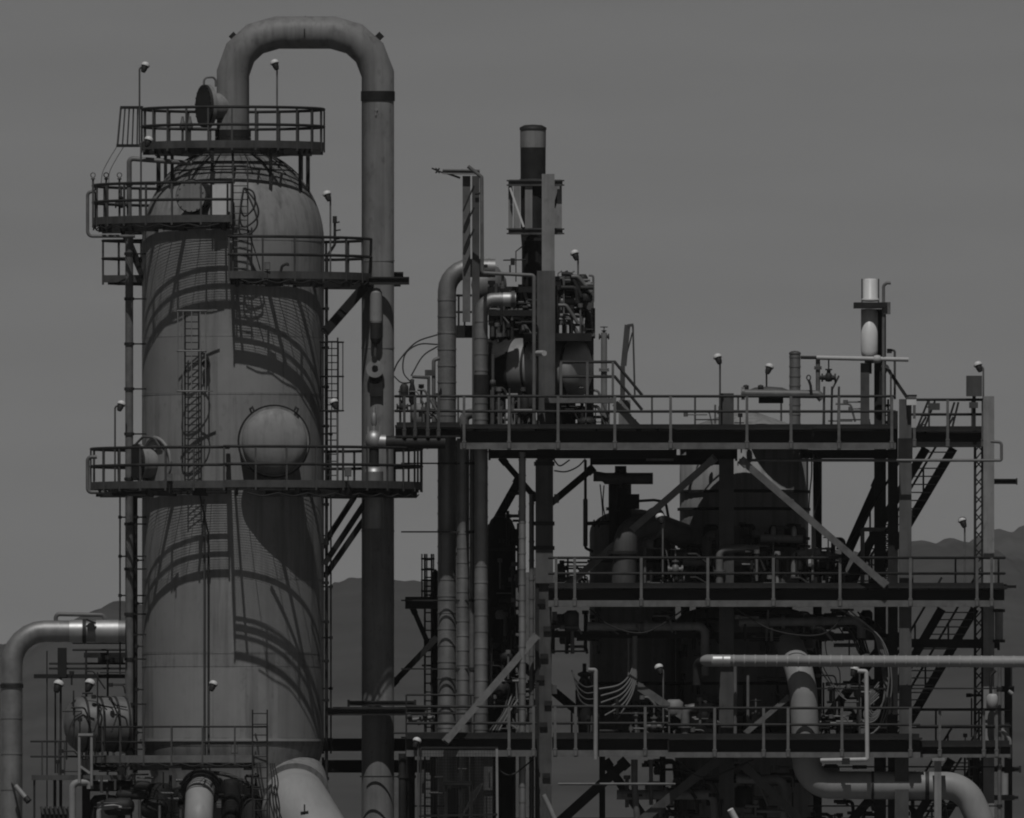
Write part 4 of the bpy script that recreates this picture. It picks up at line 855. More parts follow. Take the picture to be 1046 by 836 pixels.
# ---- dark equipment mass behind and beside clad pipes
def clutter(label, x0, y0, x1, y1, Y0, Y1, n, mats, rmax=2.0, blocks=0, seed=1, name='pipe_cluster'):
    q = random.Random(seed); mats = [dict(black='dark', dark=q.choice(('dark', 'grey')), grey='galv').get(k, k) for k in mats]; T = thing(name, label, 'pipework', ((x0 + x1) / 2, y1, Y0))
    for i in range(blocks):
        w = q.uniform(8, 20); h = q.uniform(8, 24); x = q.uniform(x0, x1 - w); y = q.uniform(y0, y1 - h); Y = q.uniform((Y0 + Y1) / 2, Y1)
        b = B(); b.slathe(V(x + w / 2, y + h, Y), (0, 0, 1), [(0, 0), (M(w * .4), 0), (M(w * .5), M(2)), (M(w * .5), M(h - 3)), (M(w * .3), M(h)), (0, M(h))], 14); b.out('canister', q.choice(['dark', 'grey', 'pipe', 'dark']), T)
    for i in range(n):
        x = q.uniform(x0, x1); y = q.uniform(y0, y1); Y = q.uniform(Y0, Y1); r = q.uniform(.6, rmax); k = q.random()
        if k < .4: P = [(x, y, Y), (x, min(y1, y + q.uniform(12, 50)), Y)]
        elif k < .7: P = [(x, y, Y), (min(x1, x + q.uniform(8, 36)), y, Y)]
        else: P = [(x, y, Y), (min(x1, x + q.uniform(6, 20)), y, Y), (min(x1, x + 20.1), min(y1, y + q.uniform(8, 30)), Y)]
        b = B(); b.tube(P, r, 7, 4)
        if q.random() < .4: c = V(P[0][0], P[0][1], Y); b.lathe(c, (0, 0, 1), [(0, -M(2)), (M(r + 1.6), -M(2)), (M(r + 1.6), M(2)), (0, M(2))], 10)
        b.out('small_pipe', q.choice(mats), T)
    return T
later_clutter()
for J in clutter_jobs: clutter(*J)
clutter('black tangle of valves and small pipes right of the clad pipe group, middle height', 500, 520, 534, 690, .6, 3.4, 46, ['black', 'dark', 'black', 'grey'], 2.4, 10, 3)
T = thing('exchanger', 'black upright exchanger in the gap right of the clad pipes', 'vessel', (512, 970, 2.6))
b = B(); b.slathe(V(512, 970, 2.6), (0, 0, 1), [(M(15), 0), (M(15), M(430)), (M(11), M(440)), (M(5), M(446)), (0, M(447))], 24); b.out('vessel_shell', 'black', T)
for y in (560, 620, 690): B().box(495, y, 531, y + 3, 1.8, 3.4).out('ring_flange', 'dark', T)
B().tube([(518, 516, 2.2), (518, 505, 2.2), (530, 504, 2.2)], 1.8, 8, 3).out('vent_pipe', 'dark', T)
clutter('small pipes and brackets around the encased column below the middle walkway', 562, 622, 612, 668, -1.5, 1.5, 20, ['dark', 'grey', 'black', 'galv'], 2.0, 2, 5)
clutter('dark small pipework low beside the slim bright pipe pair above the bottom walkway', 505, 690, 552, 752, -1, 1.5, 22, ['black', 'dark', 'grey'], 1.8, 2, 6)
clutter('small pipes and gear on the deck behind the middle walkway railing at left', 566, 574, 600, 600, 0, 2, 12, ['dark', 'grey', 'galv'], 1.6, 1, 8)
T = thing('caged_ladder', 'dark caged ladder left of the clad pipes above a small landing', 'ladder', (437, 836, 1.6))
for x in (434, 441): B().tube([(x, 566, 1.6), (x, 900, 1.6)], 1.2, 6).out('stringer', 'dark', T)
y = 572
while y < 890: B().tube([(434, y, 1.6), (441, y, 1.6)], .7, 6).out('rung', 'dark', T); y += 9
for y in (571, 582, 593, 604): B().tube([(430, y, 1.2), (444, y, 1.2)], 1.0, 6).out('cage_hoop', 'dark', T)
for x in (431, 436, 443): B().tube([(x, 566, 1.2), (x, 612, 1.2)], .8, 6).out('cage_bars', 'dark', T)
B().box(414, 610, 446, 622, 1.2, 2.8).out('landing', 'black', T)
for y, x0, x1 in ((662, 432, 446), (680, 431, 444)): B().bar((x0, y, 1.5), (x1, y, 1.5), 3, 2).out('bracket', 'dark', T)
T = thing('exchanger', 'slim dark vessel behind the caged ladder left of the clad pipes', 'vessel', (446, 970, 2.4)); b = B(); b.slathe(V(445, 970, 2.4), (0, 0, 1), [(M(4.5), 0), (M(4.5), M(385)), (0, M(390))], 16); b.out('vessel_shell', 'dark', T)
for y in (610, 700, 790): b = B(); b.lathe(V(445, y, 2.4), (0, 0, 1), [(M(4), 0), (M(6), 0), (M(6), M(3)), (M(4), M(3))], 16); b.out('flange', 'dark', T)
# small rail structure left of the clad pipes at the bottom
T = thing('railing', 'thin railing crossing in front of the foot of the clad pipes', 'railing', (450, 775, -2))
for y, x0, x1 in ((710, 415, 485), (729, 415, 484), (749, 402, 482)): B().tube([(x0, y, -2), (x1, y, -2)], 1.0, 6).out('rail', 'dark', T)
for x in (415, 481): B().tube([(x, 710, -2), (x, 775, -2)], 1.0, 6).out('post', 'dark', T)
T = thing('pipe_manifold', 'small pale valve cluster in the railing left of the clad pipes', 'valve', (430, 745, -1.4))
B().tube([(417, 736, -1.4), (444, 733, -1.4)], 2.2, 8).out('header', 'galv', T)
for x, y, s in ((418, 733, 3), (428, 738, 3.4), (434, 731, 2.6), (441, 736, 3)):
    b = B(); b.slathe(V(x, y, -1.5), (.3, -.4, 1), [(0, -M(s)), (M(s), -M(s * .4)), (M(s), M(s * .5)), (M(s * .4), M(s)), (M(s * .4), M(s * 1.8)), (0, M(s * 1.9))], 12); b.out('valve_body', 'grey', T)
lamp('floodlight low in front of the wire cage, left one of two', 426, 757, 427, 836, -3.2, 'galv')
lamp('floodlight low in front of the wire cage, right one of two', 463, 757.5, 468, 790, -2.4, 'dark', True, 1.2)
T = thing('wire_cage', 'dark framed wire cage at the bottom left of the rack with one bright edge post', 'cage', (465, 970, -3.6))
B().bar((430, 764, -3.6), (509, 764, -3.6), 2.2, 2).out('frame_bar', 'dark', T); B().bar((428, 834, -3.6), (508, 832, -3.6), 3, 2).out('frame_bar', 'black', T)
B().bar((507.5, 763, -3.6), (509, 968, -3.6), 2.4, 2).out('edge_post', 'light', T); B().bar((429.5, 764, -3.6), (429.5, 968, -3.6), 1.8, 2).out('edge_post', 'dark', T)
b = B()
for i in range(27): b.bar((431 + i * 2.9, 765, -3.6), (431 + i * 2.9, 834, -3.6), .28, .28)
for i in range(22): b.bar((430, 767 + i * 3.1, -3.6), (508, 767 + i * 3.1, -3.6), .28, .28)
b.out('wire_mesh', 'dark', T)
T = thing('motor_set', 'dim machinery inside the wire cage at the bottom', 'machine', (465, 970, -2.6))
B().box(452, 798, 482, 803, -3.2, -2.0).out('top_frame', 'dark', T)
for x in (454, 469, 480): B().box(x, 803, x + 3, 968, -3.1, -2.9).out('leg', 'dark', T)
B().box(456, 806, 468, 968, -2.6, -2.0).out('cabinet', 'black', T); B().box(494, 770, 503, 968, -2.8, -2.2).out('conduit_box', 'grey', T)
for i in range(5): B().bar((473 + i * 3, 832 - i * 4, -3.0), (486 + i * 2, 806 - i * 2, -3.0), 2.0, 1.4).out('link', 'grey', T)
for i in range(12):
    x = rnd.uniform(432, 500); y = rnd.uniform(768, 815); L = rnd.uniform(6, 26)
    B().tube([(x, y, -2.9), (x, y + L, -2.9)] if i % 2 else [(x, y, -2.9), (x + L * .7, y, -2.9)], rnd.uniform(.7, 1.7), 6).out('small_pipe', rnd.choice(['dark', 'grey', 'dark']), T)
for i, (x, l) in enumerate(((419, 'black standing pipe at the bottom between fat pipe and wire cage'), (411, 'dim grey standing pipe at the bottom next to the fat pipe'))): riser(l, x, 770, 968, -.8 - i * .6, 5 - i, ['black', 'dark'][i], None, 80)
T = thing('hose_bundle', 'slanting pale hoses between the clad pipes and the slim bright pipe pair', 'hose', (515, 750, -2.4))
for i in range(4): B().sweep(curve([(520 + i * 3, 706 + i * 3, -2.2), (514 + i * 2, 728, -2.4), (502 + i * 3, 744, -2.5), (494 + i * 4, 756, -2.6)]), M(.9), 6).out('hose', 'hose' if i % 2 else 'grey', T)

# ---- vessels inside the rack
def vessel(label, x, y0, y1, Y, r, m, head=.5, bands=(), cone=0, name='standing_vessel', bandm='black', legs=True):
    T = thing(name, label, 'vessel', (x, y1, Y)); o = V(x, y1, Y); H = M(y1 - y0) * (D + Y) / D; rr = M(r); hd = rr * head
    b = B(); prof = [(rr * .25, -rr * .35), (rr * .8, -rr * .22), (rr, 0), (rr, H - hd)]
    prof += [(rr * math.cos(R(t)), H - hd + hd * math.sin(R(t))) for t in range(12, 91, 13)] if not cone else [(rr * .2, H), (0, H)]
    b.slathe(o, (0, 0, 1), prof, 48); b.out('vessel_shell', m, T)
    for y in bands:
        b = B(); b.lathe(V(x, y, Y), (0, 0, 1), [(rr - .01, 0), (rr + .07, 0), (rr + .07, .09), (rr - .01, .09)], 48); b.out('stiffening_ring', bandm, T)
    if legs:
        for s in (-.7, .7): B().box(x + s * r - 3, y1 - 4, x + s * r + 3, 968, Y - .3, Y + .3).out('support_leg', 'black', T)
    return T
T = vessel('wide dark reactor with a flat cone top behind the brace right of the middle column', 760, 441, 596, 3.4, 66, 'tank', 0, (455, 504, 522, 560), 1)
b = B(); b.slathe(V(760, 440, 3.4), (0, 0, 1), [(M(66.5), 0), (M(12), M(19)), (M(12), M(20)), (0, M(20))], 48); b.out('cone_roof', 'tank', T)
vessel('dim grey standing vessel in the rack left of the middle column, under the black beam', 646, 520, 745, 3.0, 44, 'pipe', .55, (575, 640, 700))
vessel('dim wide standing vessel low in the rack behind the short pale brace', 760, 616, 840, 3.6, 71, 'pipe', .3, (700, 745, 800))
T = thing('transfer_duct', 'dim grey bent duct in the rack behind the pale floodlight pole at middle height', 'duct', (640, 600, -2.0))
B().tube([(700, 548, -.6), (666, 535, -1.5), (640, 541, -2.0), (637, 600, -2.0)], 12.5, 24, 22).out('duct_run', 'grey', T)
for y in (566,): b = B(); b.lathe(V(637, y, -2.0), (0, 0, 1), [(M(11.5), 0), (M(16), 0), (M(16), M(3)), (M(11.5), M(3))], 24); b.out('flange', 'dark', T)
b = B(); b.lathe(V(666, 534.5, -1.5), (1, .8, -.2), [(M(11.5), 0), (M(16.5), 0), (M(16.5), M(4)), (M(11.5), M(4))], 24); b.out('flange', 'galv', T)
T = thing('filter_housing', 'black blocky filter body with nozzles above the dim standing vessel', 'filter', (630, 545, 2))
b = B(); b.slathe(V(634, 548, 2), (0, 0, 1), [(0, 0), (M(11), 0), (M(11), M(60)), (M(6), M(66)), (M(6), M(72)), (0, M(72))], 20); b.out('filter_body', 'dark', T); B().box(640, 505, 653, 520, 1.6, 2.2).out('actuator', 'black', T); B().tube([(652, 512, 1.8), (668, 511, 1.8), (680, 513, 1.8), (683, 530, 1.8)], 1.4, 8, 6).out('tube', 'dark', T)
pipe('fat grey pipe with blunt end hanging under the top walkway, left of the middle column', [(612, 492, .6), (612, 488, .6), (618, 489, .6), (667, 489, .6)], 6, 'grey', 0, 0, flanges=(((634, 489, .6), (640, 489, .6)),))
pipe('pale short horizontal pipe just under the top walkway near the middle column', [(660, 468, -.4), (688, 468, -.4)], 3.0, 'light', 0, 0)
pipe('dim vertical pipe rising from the filter to the fat blunt pipe', [(626, 570, .8), (626, 489, .8)], 4.5, 'dark', 0, 0, flanges=(((626, 520, .8), (626, 500, .8)),))
pipe('upright pale pipe in the left sky gap with a thicker lower sleeve', [(598, 470, 1.0), (598, 560, 1.0), (606, 564, 1.0)], 1.5, 'dark', 3, 0)
T = thing('pipe_sleeve', 'thicker grey sleeve on the upright pipe in the left sky gap', 'pipe sleeve', (598, 560, 1)); B().tube([(598, 510, 1), (598, 558, 1)], 2.5, 10).out('sleeve', 'grey', T)
T = thing('valve', 'dark sideways valve joining the sleeved pipe to the dim vessel', 'valve', (606, 535, 1)); B().tube([(600, 535, 1), (622, 534, 1)], 2.0, 8).out('stem', 'black', T)
for x in (606, 611): b = B(); b.lathe(V(x, 535, 1), (1, 0, 0), [(0, 0), (M(4), 0), (M(4), M(1.6)), (0, M(1.6))], 12); b.out('flange', 'dark', T)
for i, (pts, l) in enumerate((([(613, 495, .4), (615, 515, .4), (616, 533, .4)], 'slack black cable down from the fat blunt pipe, left one'), ([(617, 496, .4), (616, 515, .4), (619, 532, .4)], 'slack black cable down from the fat blunt pipe, right one'), ([(566, 481, 1), (578, 482, 1), (590, 477, 1), (598, 469, 1)], 'black cable sagging across the top of the left sky gap'), ([(566, 470, 1), (572, 476, 1), (582, 470, 1)], 'short black cable loop under the top walkway by the encased column'))):
    b = B(); b.sweep(curve(pts), M(.75), 6); single('cable', l, 'cable', b, 'cable', pts[-1])
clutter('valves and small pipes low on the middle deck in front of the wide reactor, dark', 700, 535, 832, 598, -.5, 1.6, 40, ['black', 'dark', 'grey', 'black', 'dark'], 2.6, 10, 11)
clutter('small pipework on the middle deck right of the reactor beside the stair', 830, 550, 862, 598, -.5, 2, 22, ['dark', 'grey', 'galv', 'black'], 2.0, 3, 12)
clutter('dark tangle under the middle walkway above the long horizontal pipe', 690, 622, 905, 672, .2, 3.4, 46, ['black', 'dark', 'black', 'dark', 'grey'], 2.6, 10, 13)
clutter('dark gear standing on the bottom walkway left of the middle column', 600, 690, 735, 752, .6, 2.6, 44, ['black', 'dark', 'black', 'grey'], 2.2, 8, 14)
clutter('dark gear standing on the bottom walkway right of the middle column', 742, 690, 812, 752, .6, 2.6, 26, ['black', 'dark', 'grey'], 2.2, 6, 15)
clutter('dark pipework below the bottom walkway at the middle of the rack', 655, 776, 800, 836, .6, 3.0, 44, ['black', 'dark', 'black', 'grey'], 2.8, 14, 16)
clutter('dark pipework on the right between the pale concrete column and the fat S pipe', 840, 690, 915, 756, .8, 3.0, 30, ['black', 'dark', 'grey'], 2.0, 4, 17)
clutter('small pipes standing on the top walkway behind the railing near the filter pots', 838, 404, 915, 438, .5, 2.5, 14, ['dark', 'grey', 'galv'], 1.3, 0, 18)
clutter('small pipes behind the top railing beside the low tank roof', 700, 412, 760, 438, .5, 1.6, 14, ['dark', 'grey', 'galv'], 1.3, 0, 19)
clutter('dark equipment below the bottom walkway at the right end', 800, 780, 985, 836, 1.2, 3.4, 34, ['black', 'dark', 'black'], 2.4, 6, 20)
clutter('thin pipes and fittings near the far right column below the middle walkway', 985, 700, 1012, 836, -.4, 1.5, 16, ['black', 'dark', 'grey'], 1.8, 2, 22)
pipe('pale short horizontal header with two stubs on the middle deck before the reactor', [(777, 550, -.6), (820, 551, -.6)], 4.0, 'light', 0, 0)
for x, m, l in ((790, 'light', 'grey upright stub on the pale short header, left one'), (811, 'cladm', 'bright domed stub on the pale short header, right one')):
    T = thing('pipe_stub', l, 'pipe', (x, 548, -.6)); b = B(); b.slathe(V(x, 549, -.6), (0, 0, 1), [(M(2.8), 0), (M(2.6), M(8)), (M(1.4), M(11)), (0, M(11.6))], 14); b.out('stub', m, T)
valve('bright valve with handwheel behind the middle railing, below the pale short header', 790, 575, -1.6, 1.2, 'light')
valve('pale valve on the middle deck between the long brace and the railing', 846, 568, -1.0, 1.2, 'galv')
pipe('pale horizontal pipe end low behind the middle railing right of the middle column', [(802, 593, -1.8), (816, 594, -1.8)], 4.0, 'galv', flanges=(((800, 593, -1.8), (816, 594, -1.8)),))
pipe('small pale pipe end low behind the middle railing left of the middle column', [(690, 592, -1.8), (699, 592, -1.8)], 3.6, 'galv', flanges=(((689, 592, -1.8), (699, 592, -1.8)),))
pipe('grey horizontal pipe low behind the middle railing in front of the reactor', [(750, 592, -1.2), (778, 592, -1.2)], 4.2, 'dark', flanges=(((757, 592, -1.2), (770, 592, -1.2)), ((772, 592, -1.2), (778, 592, -1.2))))
pipe('grey bent pipe under the reactor over the middle deck, pale on top', [(722, 585, .2), (722, 548, .2), (735, 546, .2), (748, 546, .2)], 5, 'pipe', 8)
T = thing('cable_pole', 'thin upright conduit from the middle railing to the top walkway crossing the long pale brace', 'conduit', (830, 598, -2.8))
B().tube([(830, 598, -2.8), (830, 530, -2.8)], 1.3, 8).out('conduit', 'galv', T)
for pts in ([(826, 528, -2.7), (827, 505, -2.6), (829, 485, -2.6), (829, 462, -2.6)], [(831, 527, -2.7), (838, 500, -2.6), (837, 478, -2.6), (833, 462, -2.6)]): B().sweep(curve(pts), M(.8), 6).out('cable', 'cable', T)
b = B(); b.slathe(V(828, 530, -3.05), (0, 0, 1), [(0, -M(2)), (M(3), -M(1)), (M(3), M(2)), (0, M(3))], 12); b.out('clip', 'light', T)
pipe('short pale pipe frame on the middle deck beside the stair', [(881, 598, -.8), (881, 541, -.8), (900, 541, -.8), (912, 541, -.8)], 2.2, 'galv', 2)
T = thing('coil_hose', 'ribbed dark hose hanging beside the pale concrete column', 'hose', (905, 598, -1.6)); P = []
for i in range(90): P.append(V(906, 540 + i * .62, -1.6) + Vector((M(2.2) * math.cos(i * .9), M(2.2) * math.sin(i * .9), 0)))
B().sweep(P, M(.7), 5).out('hose', 'dark', T)
lamp('floodlight in the rack on a thin pole before the dim standing vessel, middle deck', 674, 528, 677, 599, -2.6, 'galv', True)
lamp('floodlight on a thin pole on the bottom walkway beside the pale brace', 673, 682, 677.5, 752, -2.6, 'galv', True)
lamp('floodlight above the top walkway straight over the middle column', 733, 365, 735.5, 438, -2.4, 'grey', True)
lamp('floodlight above the low tank roof left of the upright banded pipe', 786, 375, 783, 402, .6, 'dark')
lamp('floodlight low beside the dark column under the white filter pots', 904, 376, 910, 438, -.5, 'grey')
lamp('floodlight behind the dark square panel at the far right top corner', 999, 373, 1004.5, 440, -1.1, 'galv', True)
lamp('floodlight on the middle walkway against the hills at far right', 983, 532, 985.5, 599, -2.2, 'galv', True)
lamp('floodlight before the bent hoses beside the tall white pipe at bottom right', 873, 684, 878, 752, -2.6, 'grey')
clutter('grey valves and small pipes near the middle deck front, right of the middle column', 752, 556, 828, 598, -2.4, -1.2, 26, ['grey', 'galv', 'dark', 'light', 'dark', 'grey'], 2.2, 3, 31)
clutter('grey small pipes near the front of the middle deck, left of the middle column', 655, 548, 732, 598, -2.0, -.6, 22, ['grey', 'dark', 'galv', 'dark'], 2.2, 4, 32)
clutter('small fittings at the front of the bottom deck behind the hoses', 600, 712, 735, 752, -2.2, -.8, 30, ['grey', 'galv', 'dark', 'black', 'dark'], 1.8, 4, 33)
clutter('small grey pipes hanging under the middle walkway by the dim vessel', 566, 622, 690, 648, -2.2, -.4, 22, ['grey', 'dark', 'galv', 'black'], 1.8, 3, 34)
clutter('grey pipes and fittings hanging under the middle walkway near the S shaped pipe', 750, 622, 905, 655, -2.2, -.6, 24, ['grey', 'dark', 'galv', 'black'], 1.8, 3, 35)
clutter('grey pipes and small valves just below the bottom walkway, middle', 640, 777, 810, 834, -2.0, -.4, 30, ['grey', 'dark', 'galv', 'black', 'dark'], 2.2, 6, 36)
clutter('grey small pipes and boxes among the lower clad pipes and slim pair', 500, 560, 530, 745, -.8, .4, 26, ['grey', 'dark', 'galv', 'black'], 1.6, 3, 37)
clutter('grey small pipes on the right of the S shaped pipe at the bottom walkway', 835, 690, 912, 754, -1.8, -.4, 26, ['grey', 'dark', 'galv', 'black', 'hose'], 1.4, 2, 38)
pipe('grey mid size pipe crossing the rack level behind the middle railing before the reactor', [(698, 574, -1.2), (770, 574, -1.2), (770, 598, -1.2)], 4.6, 'pipe', 8, 0, flanges=(((722, 574, -1.2), (740, 574, -1.2)), ((748, 574, -1.2), (760, 574, -1.2))))
pipe('grey mid size pipe rising from the middle deck and bending right before the reactor', [(735, 598, -1.9), (735, 562, -1.9), (760, 560, -1.9), (776, 560, -1.9)], 3.8, 'galv', 7, 0, flanges=(((735, 584, -1.9), (735, 570, -1.9)),))
pipe('dim mid size pipe rising between the reactor and the long pale brace', [(812, 598, -1.7), (812, 566, -1.7), (838, 564, -1.7)], 4.2, 'pipe', 7, 0, flanges=(((824, 565, -1.7), (838, 564, -1.7)),))
pipe('dim grey pipe under the middle walkway running level left of the middle column', [(600, 640, -1.6), (720, 640, -1.6), (720, 690, -1.6)], 4.4, 'pipe', 8, 0, flanges=(((660, 640, -1.6), (700, 640, -1.6)),))
pipe('dim grey pipe under the middle walkway running level right of the middle column', [(755, 636, -1.6), (880, 634, -1.6), (880, 652, -1.6)], 4.6, 'pipe', 8, 0, flanges=(((800, 635, -1.6), (860, 634, -1.6)),))
pipe('grey pipe standing on the bottom walkway left of the middle column, elbowed to the right', [(700, 752, -1.9), (700, 724, -1.9), (728, 722, -1.9)], 4.6, 'galv', 8, 0, flanges=(((700, 742, -1.9), (700, 730, -1.9)),))
pipe('grey level pipe below the bottom walkway left of the middle column', [(630, 812, -1.4), (730, 812, -1.4), (732, 850, -1.4)], 5.0, 'pipe', 8, 0, flanges=(((680, 812, -1.4), (700, 812, -1.4)),))
pipe('grey level pipe below the bottom walkway right of the middle column', [(752, 796, -1.6), (800, 796, -1.6), (802, 850, -1.6)], 4.6, 'pipe', 8, 0, flanges=(((775, 796, -1.6), (800, 796, -1.6)),))
valve('mid size grey valve on the bottom walkway just right of the middle column', 772, 738, -2.0, 1.4, 'galv')
valve('mid size grey valve on the bottom walkway beside the hose conduit', 668, 742, -2.1, 1.3, 'galv')
valve('mid size grey valve on the middle deck below the bent duct', 690, 582, -2.0, 1.3, 'galv')
# hose bundles
T = thing('hose_bundle', 'five pale hoses sweeping left from an upright conduit on the bottom walkway', 'hose', (648, 752, -1.8))
B().tube([(648.5, 650, -1.8), (648.5, 700, -1.8)], 2.6, 10).out('conduit', 'hose', T); B().tube([(642, 652, -1.8), (642, 692, -1.8)], 1.0, 8).out('conduit', 'hose', T)
for i, (x1, y1) in enumerate(((612, 704), (614, 711), (614, 718), (624, 722), (618, 731), (630, 735))):
    B().sweep(curve([(647 + i * .6, 678 + i * 3, -1.85), (643 + i * .5, 690 + i * 4, -1.9), (632 + i, 700 + i * 5, -1.9), (x1, y1, -1.8)]), M(.95), 7).out('hose', 'hose', T)
T = thing('hose_bundle', 'grey hoses curving around a dark bottle at the left of the bottom walkway', 'hose', (594, 720, -1.8))
for i in range(4): B().sweep(curve([(610, 700 + i * 7, -1.8), (598, 702 + i * 6, -1.9), (588 + i, 694 + i * 6, -1.9), (584 + i * 2, 685 + i * 4, -1.8)]), M(.8), 6).out('hose', 'grey', T)
T = thing('gas_bottle', 'dark bottle shaped valve body standing behind the bright upright pipe on the bottom walkway', 'bottle', (598, 752, -1))
b = B(); b.slathe(V(597, 752, -1), (0, 0, 1), [(0, 0), (M(6), M(2)), (M(7), M(20)), (M(9), M(30)), (M(9.5), M(46)), (M(6), M(56)), (M(4), M(60)), (M(7), M(62)), (M(7), M(64)), (M(2), M(66)), (M(2), M(74)), (0, M(74))], 20); b.out('bottle_body', 'dark', T); B().tube([(604, 752, -1), (604, 690, -1)], 2, 8).out('side_pipe', 'grey', T)
pipe('bright upright pipe crossing the bottom walkway railing, with a short elbow at its top', [(601, 684.5, -3.4), (608.5, 684.5, -3.4), (608.5, 776, -3.4)], 2.2, 'light', 2, 0)
T = thing('hose_bundle', 'loose pale hoses hanging in loops beside the pale concrete column at bottom right', 'hose', (890, 740, -1.6))
for i in range(6): B().sweep(curve([(886 - i * 2, 640 - i * 3, -1.2), (896 + i, 655, -1.4), (902 + i, 690, -1.7), (903 - i, 715 + i * 3, -1.8), (892 - i, 728 + i * 2, -1.8), (888 - i, 712 + i * 3, -1.8), (898, 697 + i * 3, -1.7)]), M(.85), 6).out('hose', 'hose' if i % 2 else 'galv', T)
T = thing('hose_bundle', 'dark hoses arching under the middle walkway toward the pale concrete column', 'hose', (870, 660, -.8))
for i in range(6): B().sweep(curve([(760 + i * 8, 632 + i, -.6), (820 + i * 4, 628 + i, -.8), (862 + i * 3, 640 + i, -1.0), (878 + i * 2, 668, -1.1)]), M(.9), 6).out('hose', 'cable' if i % 3 else 'grey', T)
T = thing('hose_bundle', 'thin dangling wires right of the fat S shaped pipe below the long horizontal pipe', 'wire', (850, 720, -1.6))
for pts in ([(836, 680, -1.6), (845, 695, -1.6), (858, 710, -1.6), (866, 716, -1.6)], [(840, 680, -1.6), (850, 698, -1.6), (862, 712, -1.6)], [(842, 640, -1), (845, 670, -1.4), (857, 684, -1.6), (858, 705, -1.6)], [(829, 640, -1), (834, 668, -1.4)], [(833, 640, -1), (838, 668, -1.4)]): B().sweep(curve(pts), M(.6), 6).out('wire', 'hose', T)
T = thing('hose_bundle', 'bundle of grey cables arching above the long horizontal pipe at the concrete column', 'cable', (900, 655, -2.2))
for i in range(4): B().sweep(curve([(880 + i * 2, 640, -2), (893 + i * 2, 648 + i, -2.2), (899 + i * 2, 670, -2.2)]), M(.9), 6).out('cable', 'hose', T)
for j, (pts, l) in enumerate((([(602, 622, -2.7), (625, 640, -2.7), (660, 646, -2.7), (700, 622, -2.7)], 'long slack cable sagging under the middle walkway, left of the middle column'), ([(752, 622, -2.7), (790, 644, -2.7), (840, 648, -2.7), (868, 622, -2.7)], 'long slack cable sagging under the middle walkway, right of the middle column'), ([(858, 622, -2.6), (896, 648, -2.5), (908, 690, -2.4), (899, 740, -2.3), (886, 752, -2.3)], 'long pale hose looping down past the pale concrete column to the bottom walkway'), ([(866, 622, -2.6), (902, 656, -2.5), (911, 700, -2.4), (903, 735, -2.3), (893, 748, -2.3)], 'outer pale hose looping down beside the pale concrete column, further out'), ([(500, 776, -2.7), (520, 792, -2.7), (545, 776, -2.7)], 'short slack cable under the bottom walkway at its left bay'), ([(690, 776, -2.9), (720, 794, -2.9), (770, 776, -2.9)], 'slack cable under the bottom walkway near the middle column'))):
    b = B(); b.sweep(curve(pts), M(.8), 6); single('cable', l, 'cable', b, 'hose' if 'pale' in l.split()[:3] else 'cable', pts[-1])
# long front pipes
pipe('long pale banded level pipe crossing the right half in front of the rack', [(731, 675, -1.8), (722, 675, -3.22), (1140, 676.5, -3.22)], 5.8, 'duct', 0, 11, 'insulated_pipe', seg=24)
T = thing('pipe_end', 'shiny sleeve near the left end of the long level pipe', 'pipe sleeve', (737, 675, -3.3)); B().tube([(728, 675, -3.22), (746, 675.1, -3.22)], 6.15, 24).out('sleeve', 'cladm', T)
pipe('dark elbow pipe feeding the left end of the long level pipe', [(712, 700, -2.6), (712, 677, -2.6), (722, 675, -3.2)], 4.5, 'dark', 8)
T = thing('transfer_duct', 'fat pale S shaped pipe dropping through the bottom walkway and turning right', 'pipe', (820, 970, -2.0))
B().tube([(796, 634, .4), (806, 658, -1.0), (816, 684, -2.4), (820.5, 706, -2.55), (822.5, 750, -2.5), (824, 802, -2.4), (985, 803, -2.4), (1002, 840, -2.4), (1006, 970, -2.4)], 14.2, 36, 30, 0, True, 8).out('duct_run', 'duct', T)
b = B(); b.sweep([V(890, 803, -2.4), V(892.6, 803, -2.4)], M(14.9), 36); b.out('seam_band', 'dark', T)
b = B(); b.sweep([V(945, 803, -2.4), V(949, 803, -2.4)], M(14.9), 36); b.out('seam_band', 'dark', T)
T = thing('pipe_support', 'pale post with a cap plate standing before the fat S shaped pipe', 'post', (958, 970, -3.3)); B().hsec((958, 777, -3.3), (958, 968, -3.3), 7, 7, 1.4).out('post', 'light', T); B().box(952, 774.3, 965, 777.5, -3.6, -3.0).out('cap_plate', 'light', T)
pipe('tall white pipe bent like a hook at bottom right, beside the loose hoses', [(876, 685.5, -3.5), (885, 686, -3.5), (886, 776, -3.5), (838, 777, -3.5)], 2.2, 'cream', 2, 0)
single('conduit', 'short dark conduit box under the bottom walkway by the white hooked pipe', 'box', B().box(860, 774.5, 868, 781, -3.6, -3.3), 'dark', (864, 781, -3.5))
pipe('grey upright pipe pair left of the middle column over the bottom walkway', [(751, 680, -2.4), (751, 752, -2.4)], 1.8, 'galv')
pipe('thin upright pale pipe between the short pale brace and the middle column', [(764, 690, -2), (764, 746, -2)], 1.6, 'galv')
pipe('pale stump of a pipe under the bottom walkway at left of the middle', [(648, 776, -2), (648, 800, -2), (651, 838, -2)], 3.4, 'galv', 6)
T = thing('pipe_stub', 'bright cut pipe end at the bottom edge left of the fat S shaped pipe', 'pipe', (748, 970, -2.6)); b = B(); b.sweep([V(746, 827, -2.8), V(752, 838, -2.7), V(756, 860, -2.6)], M(3.2), 14); b.out('stub', 'white', T)
T = thing('pipe_stub', 'bright slanting pipe at the bottom edge right of the wire cage', 'pipe', (562, 970, -3.4)); b = B(); b.sweep([V(555, 812, -3.7), V(560, 822, -3.7), V(572, 850, -3.7)], M(2.6), 14); b.out('stub', 'light', T)

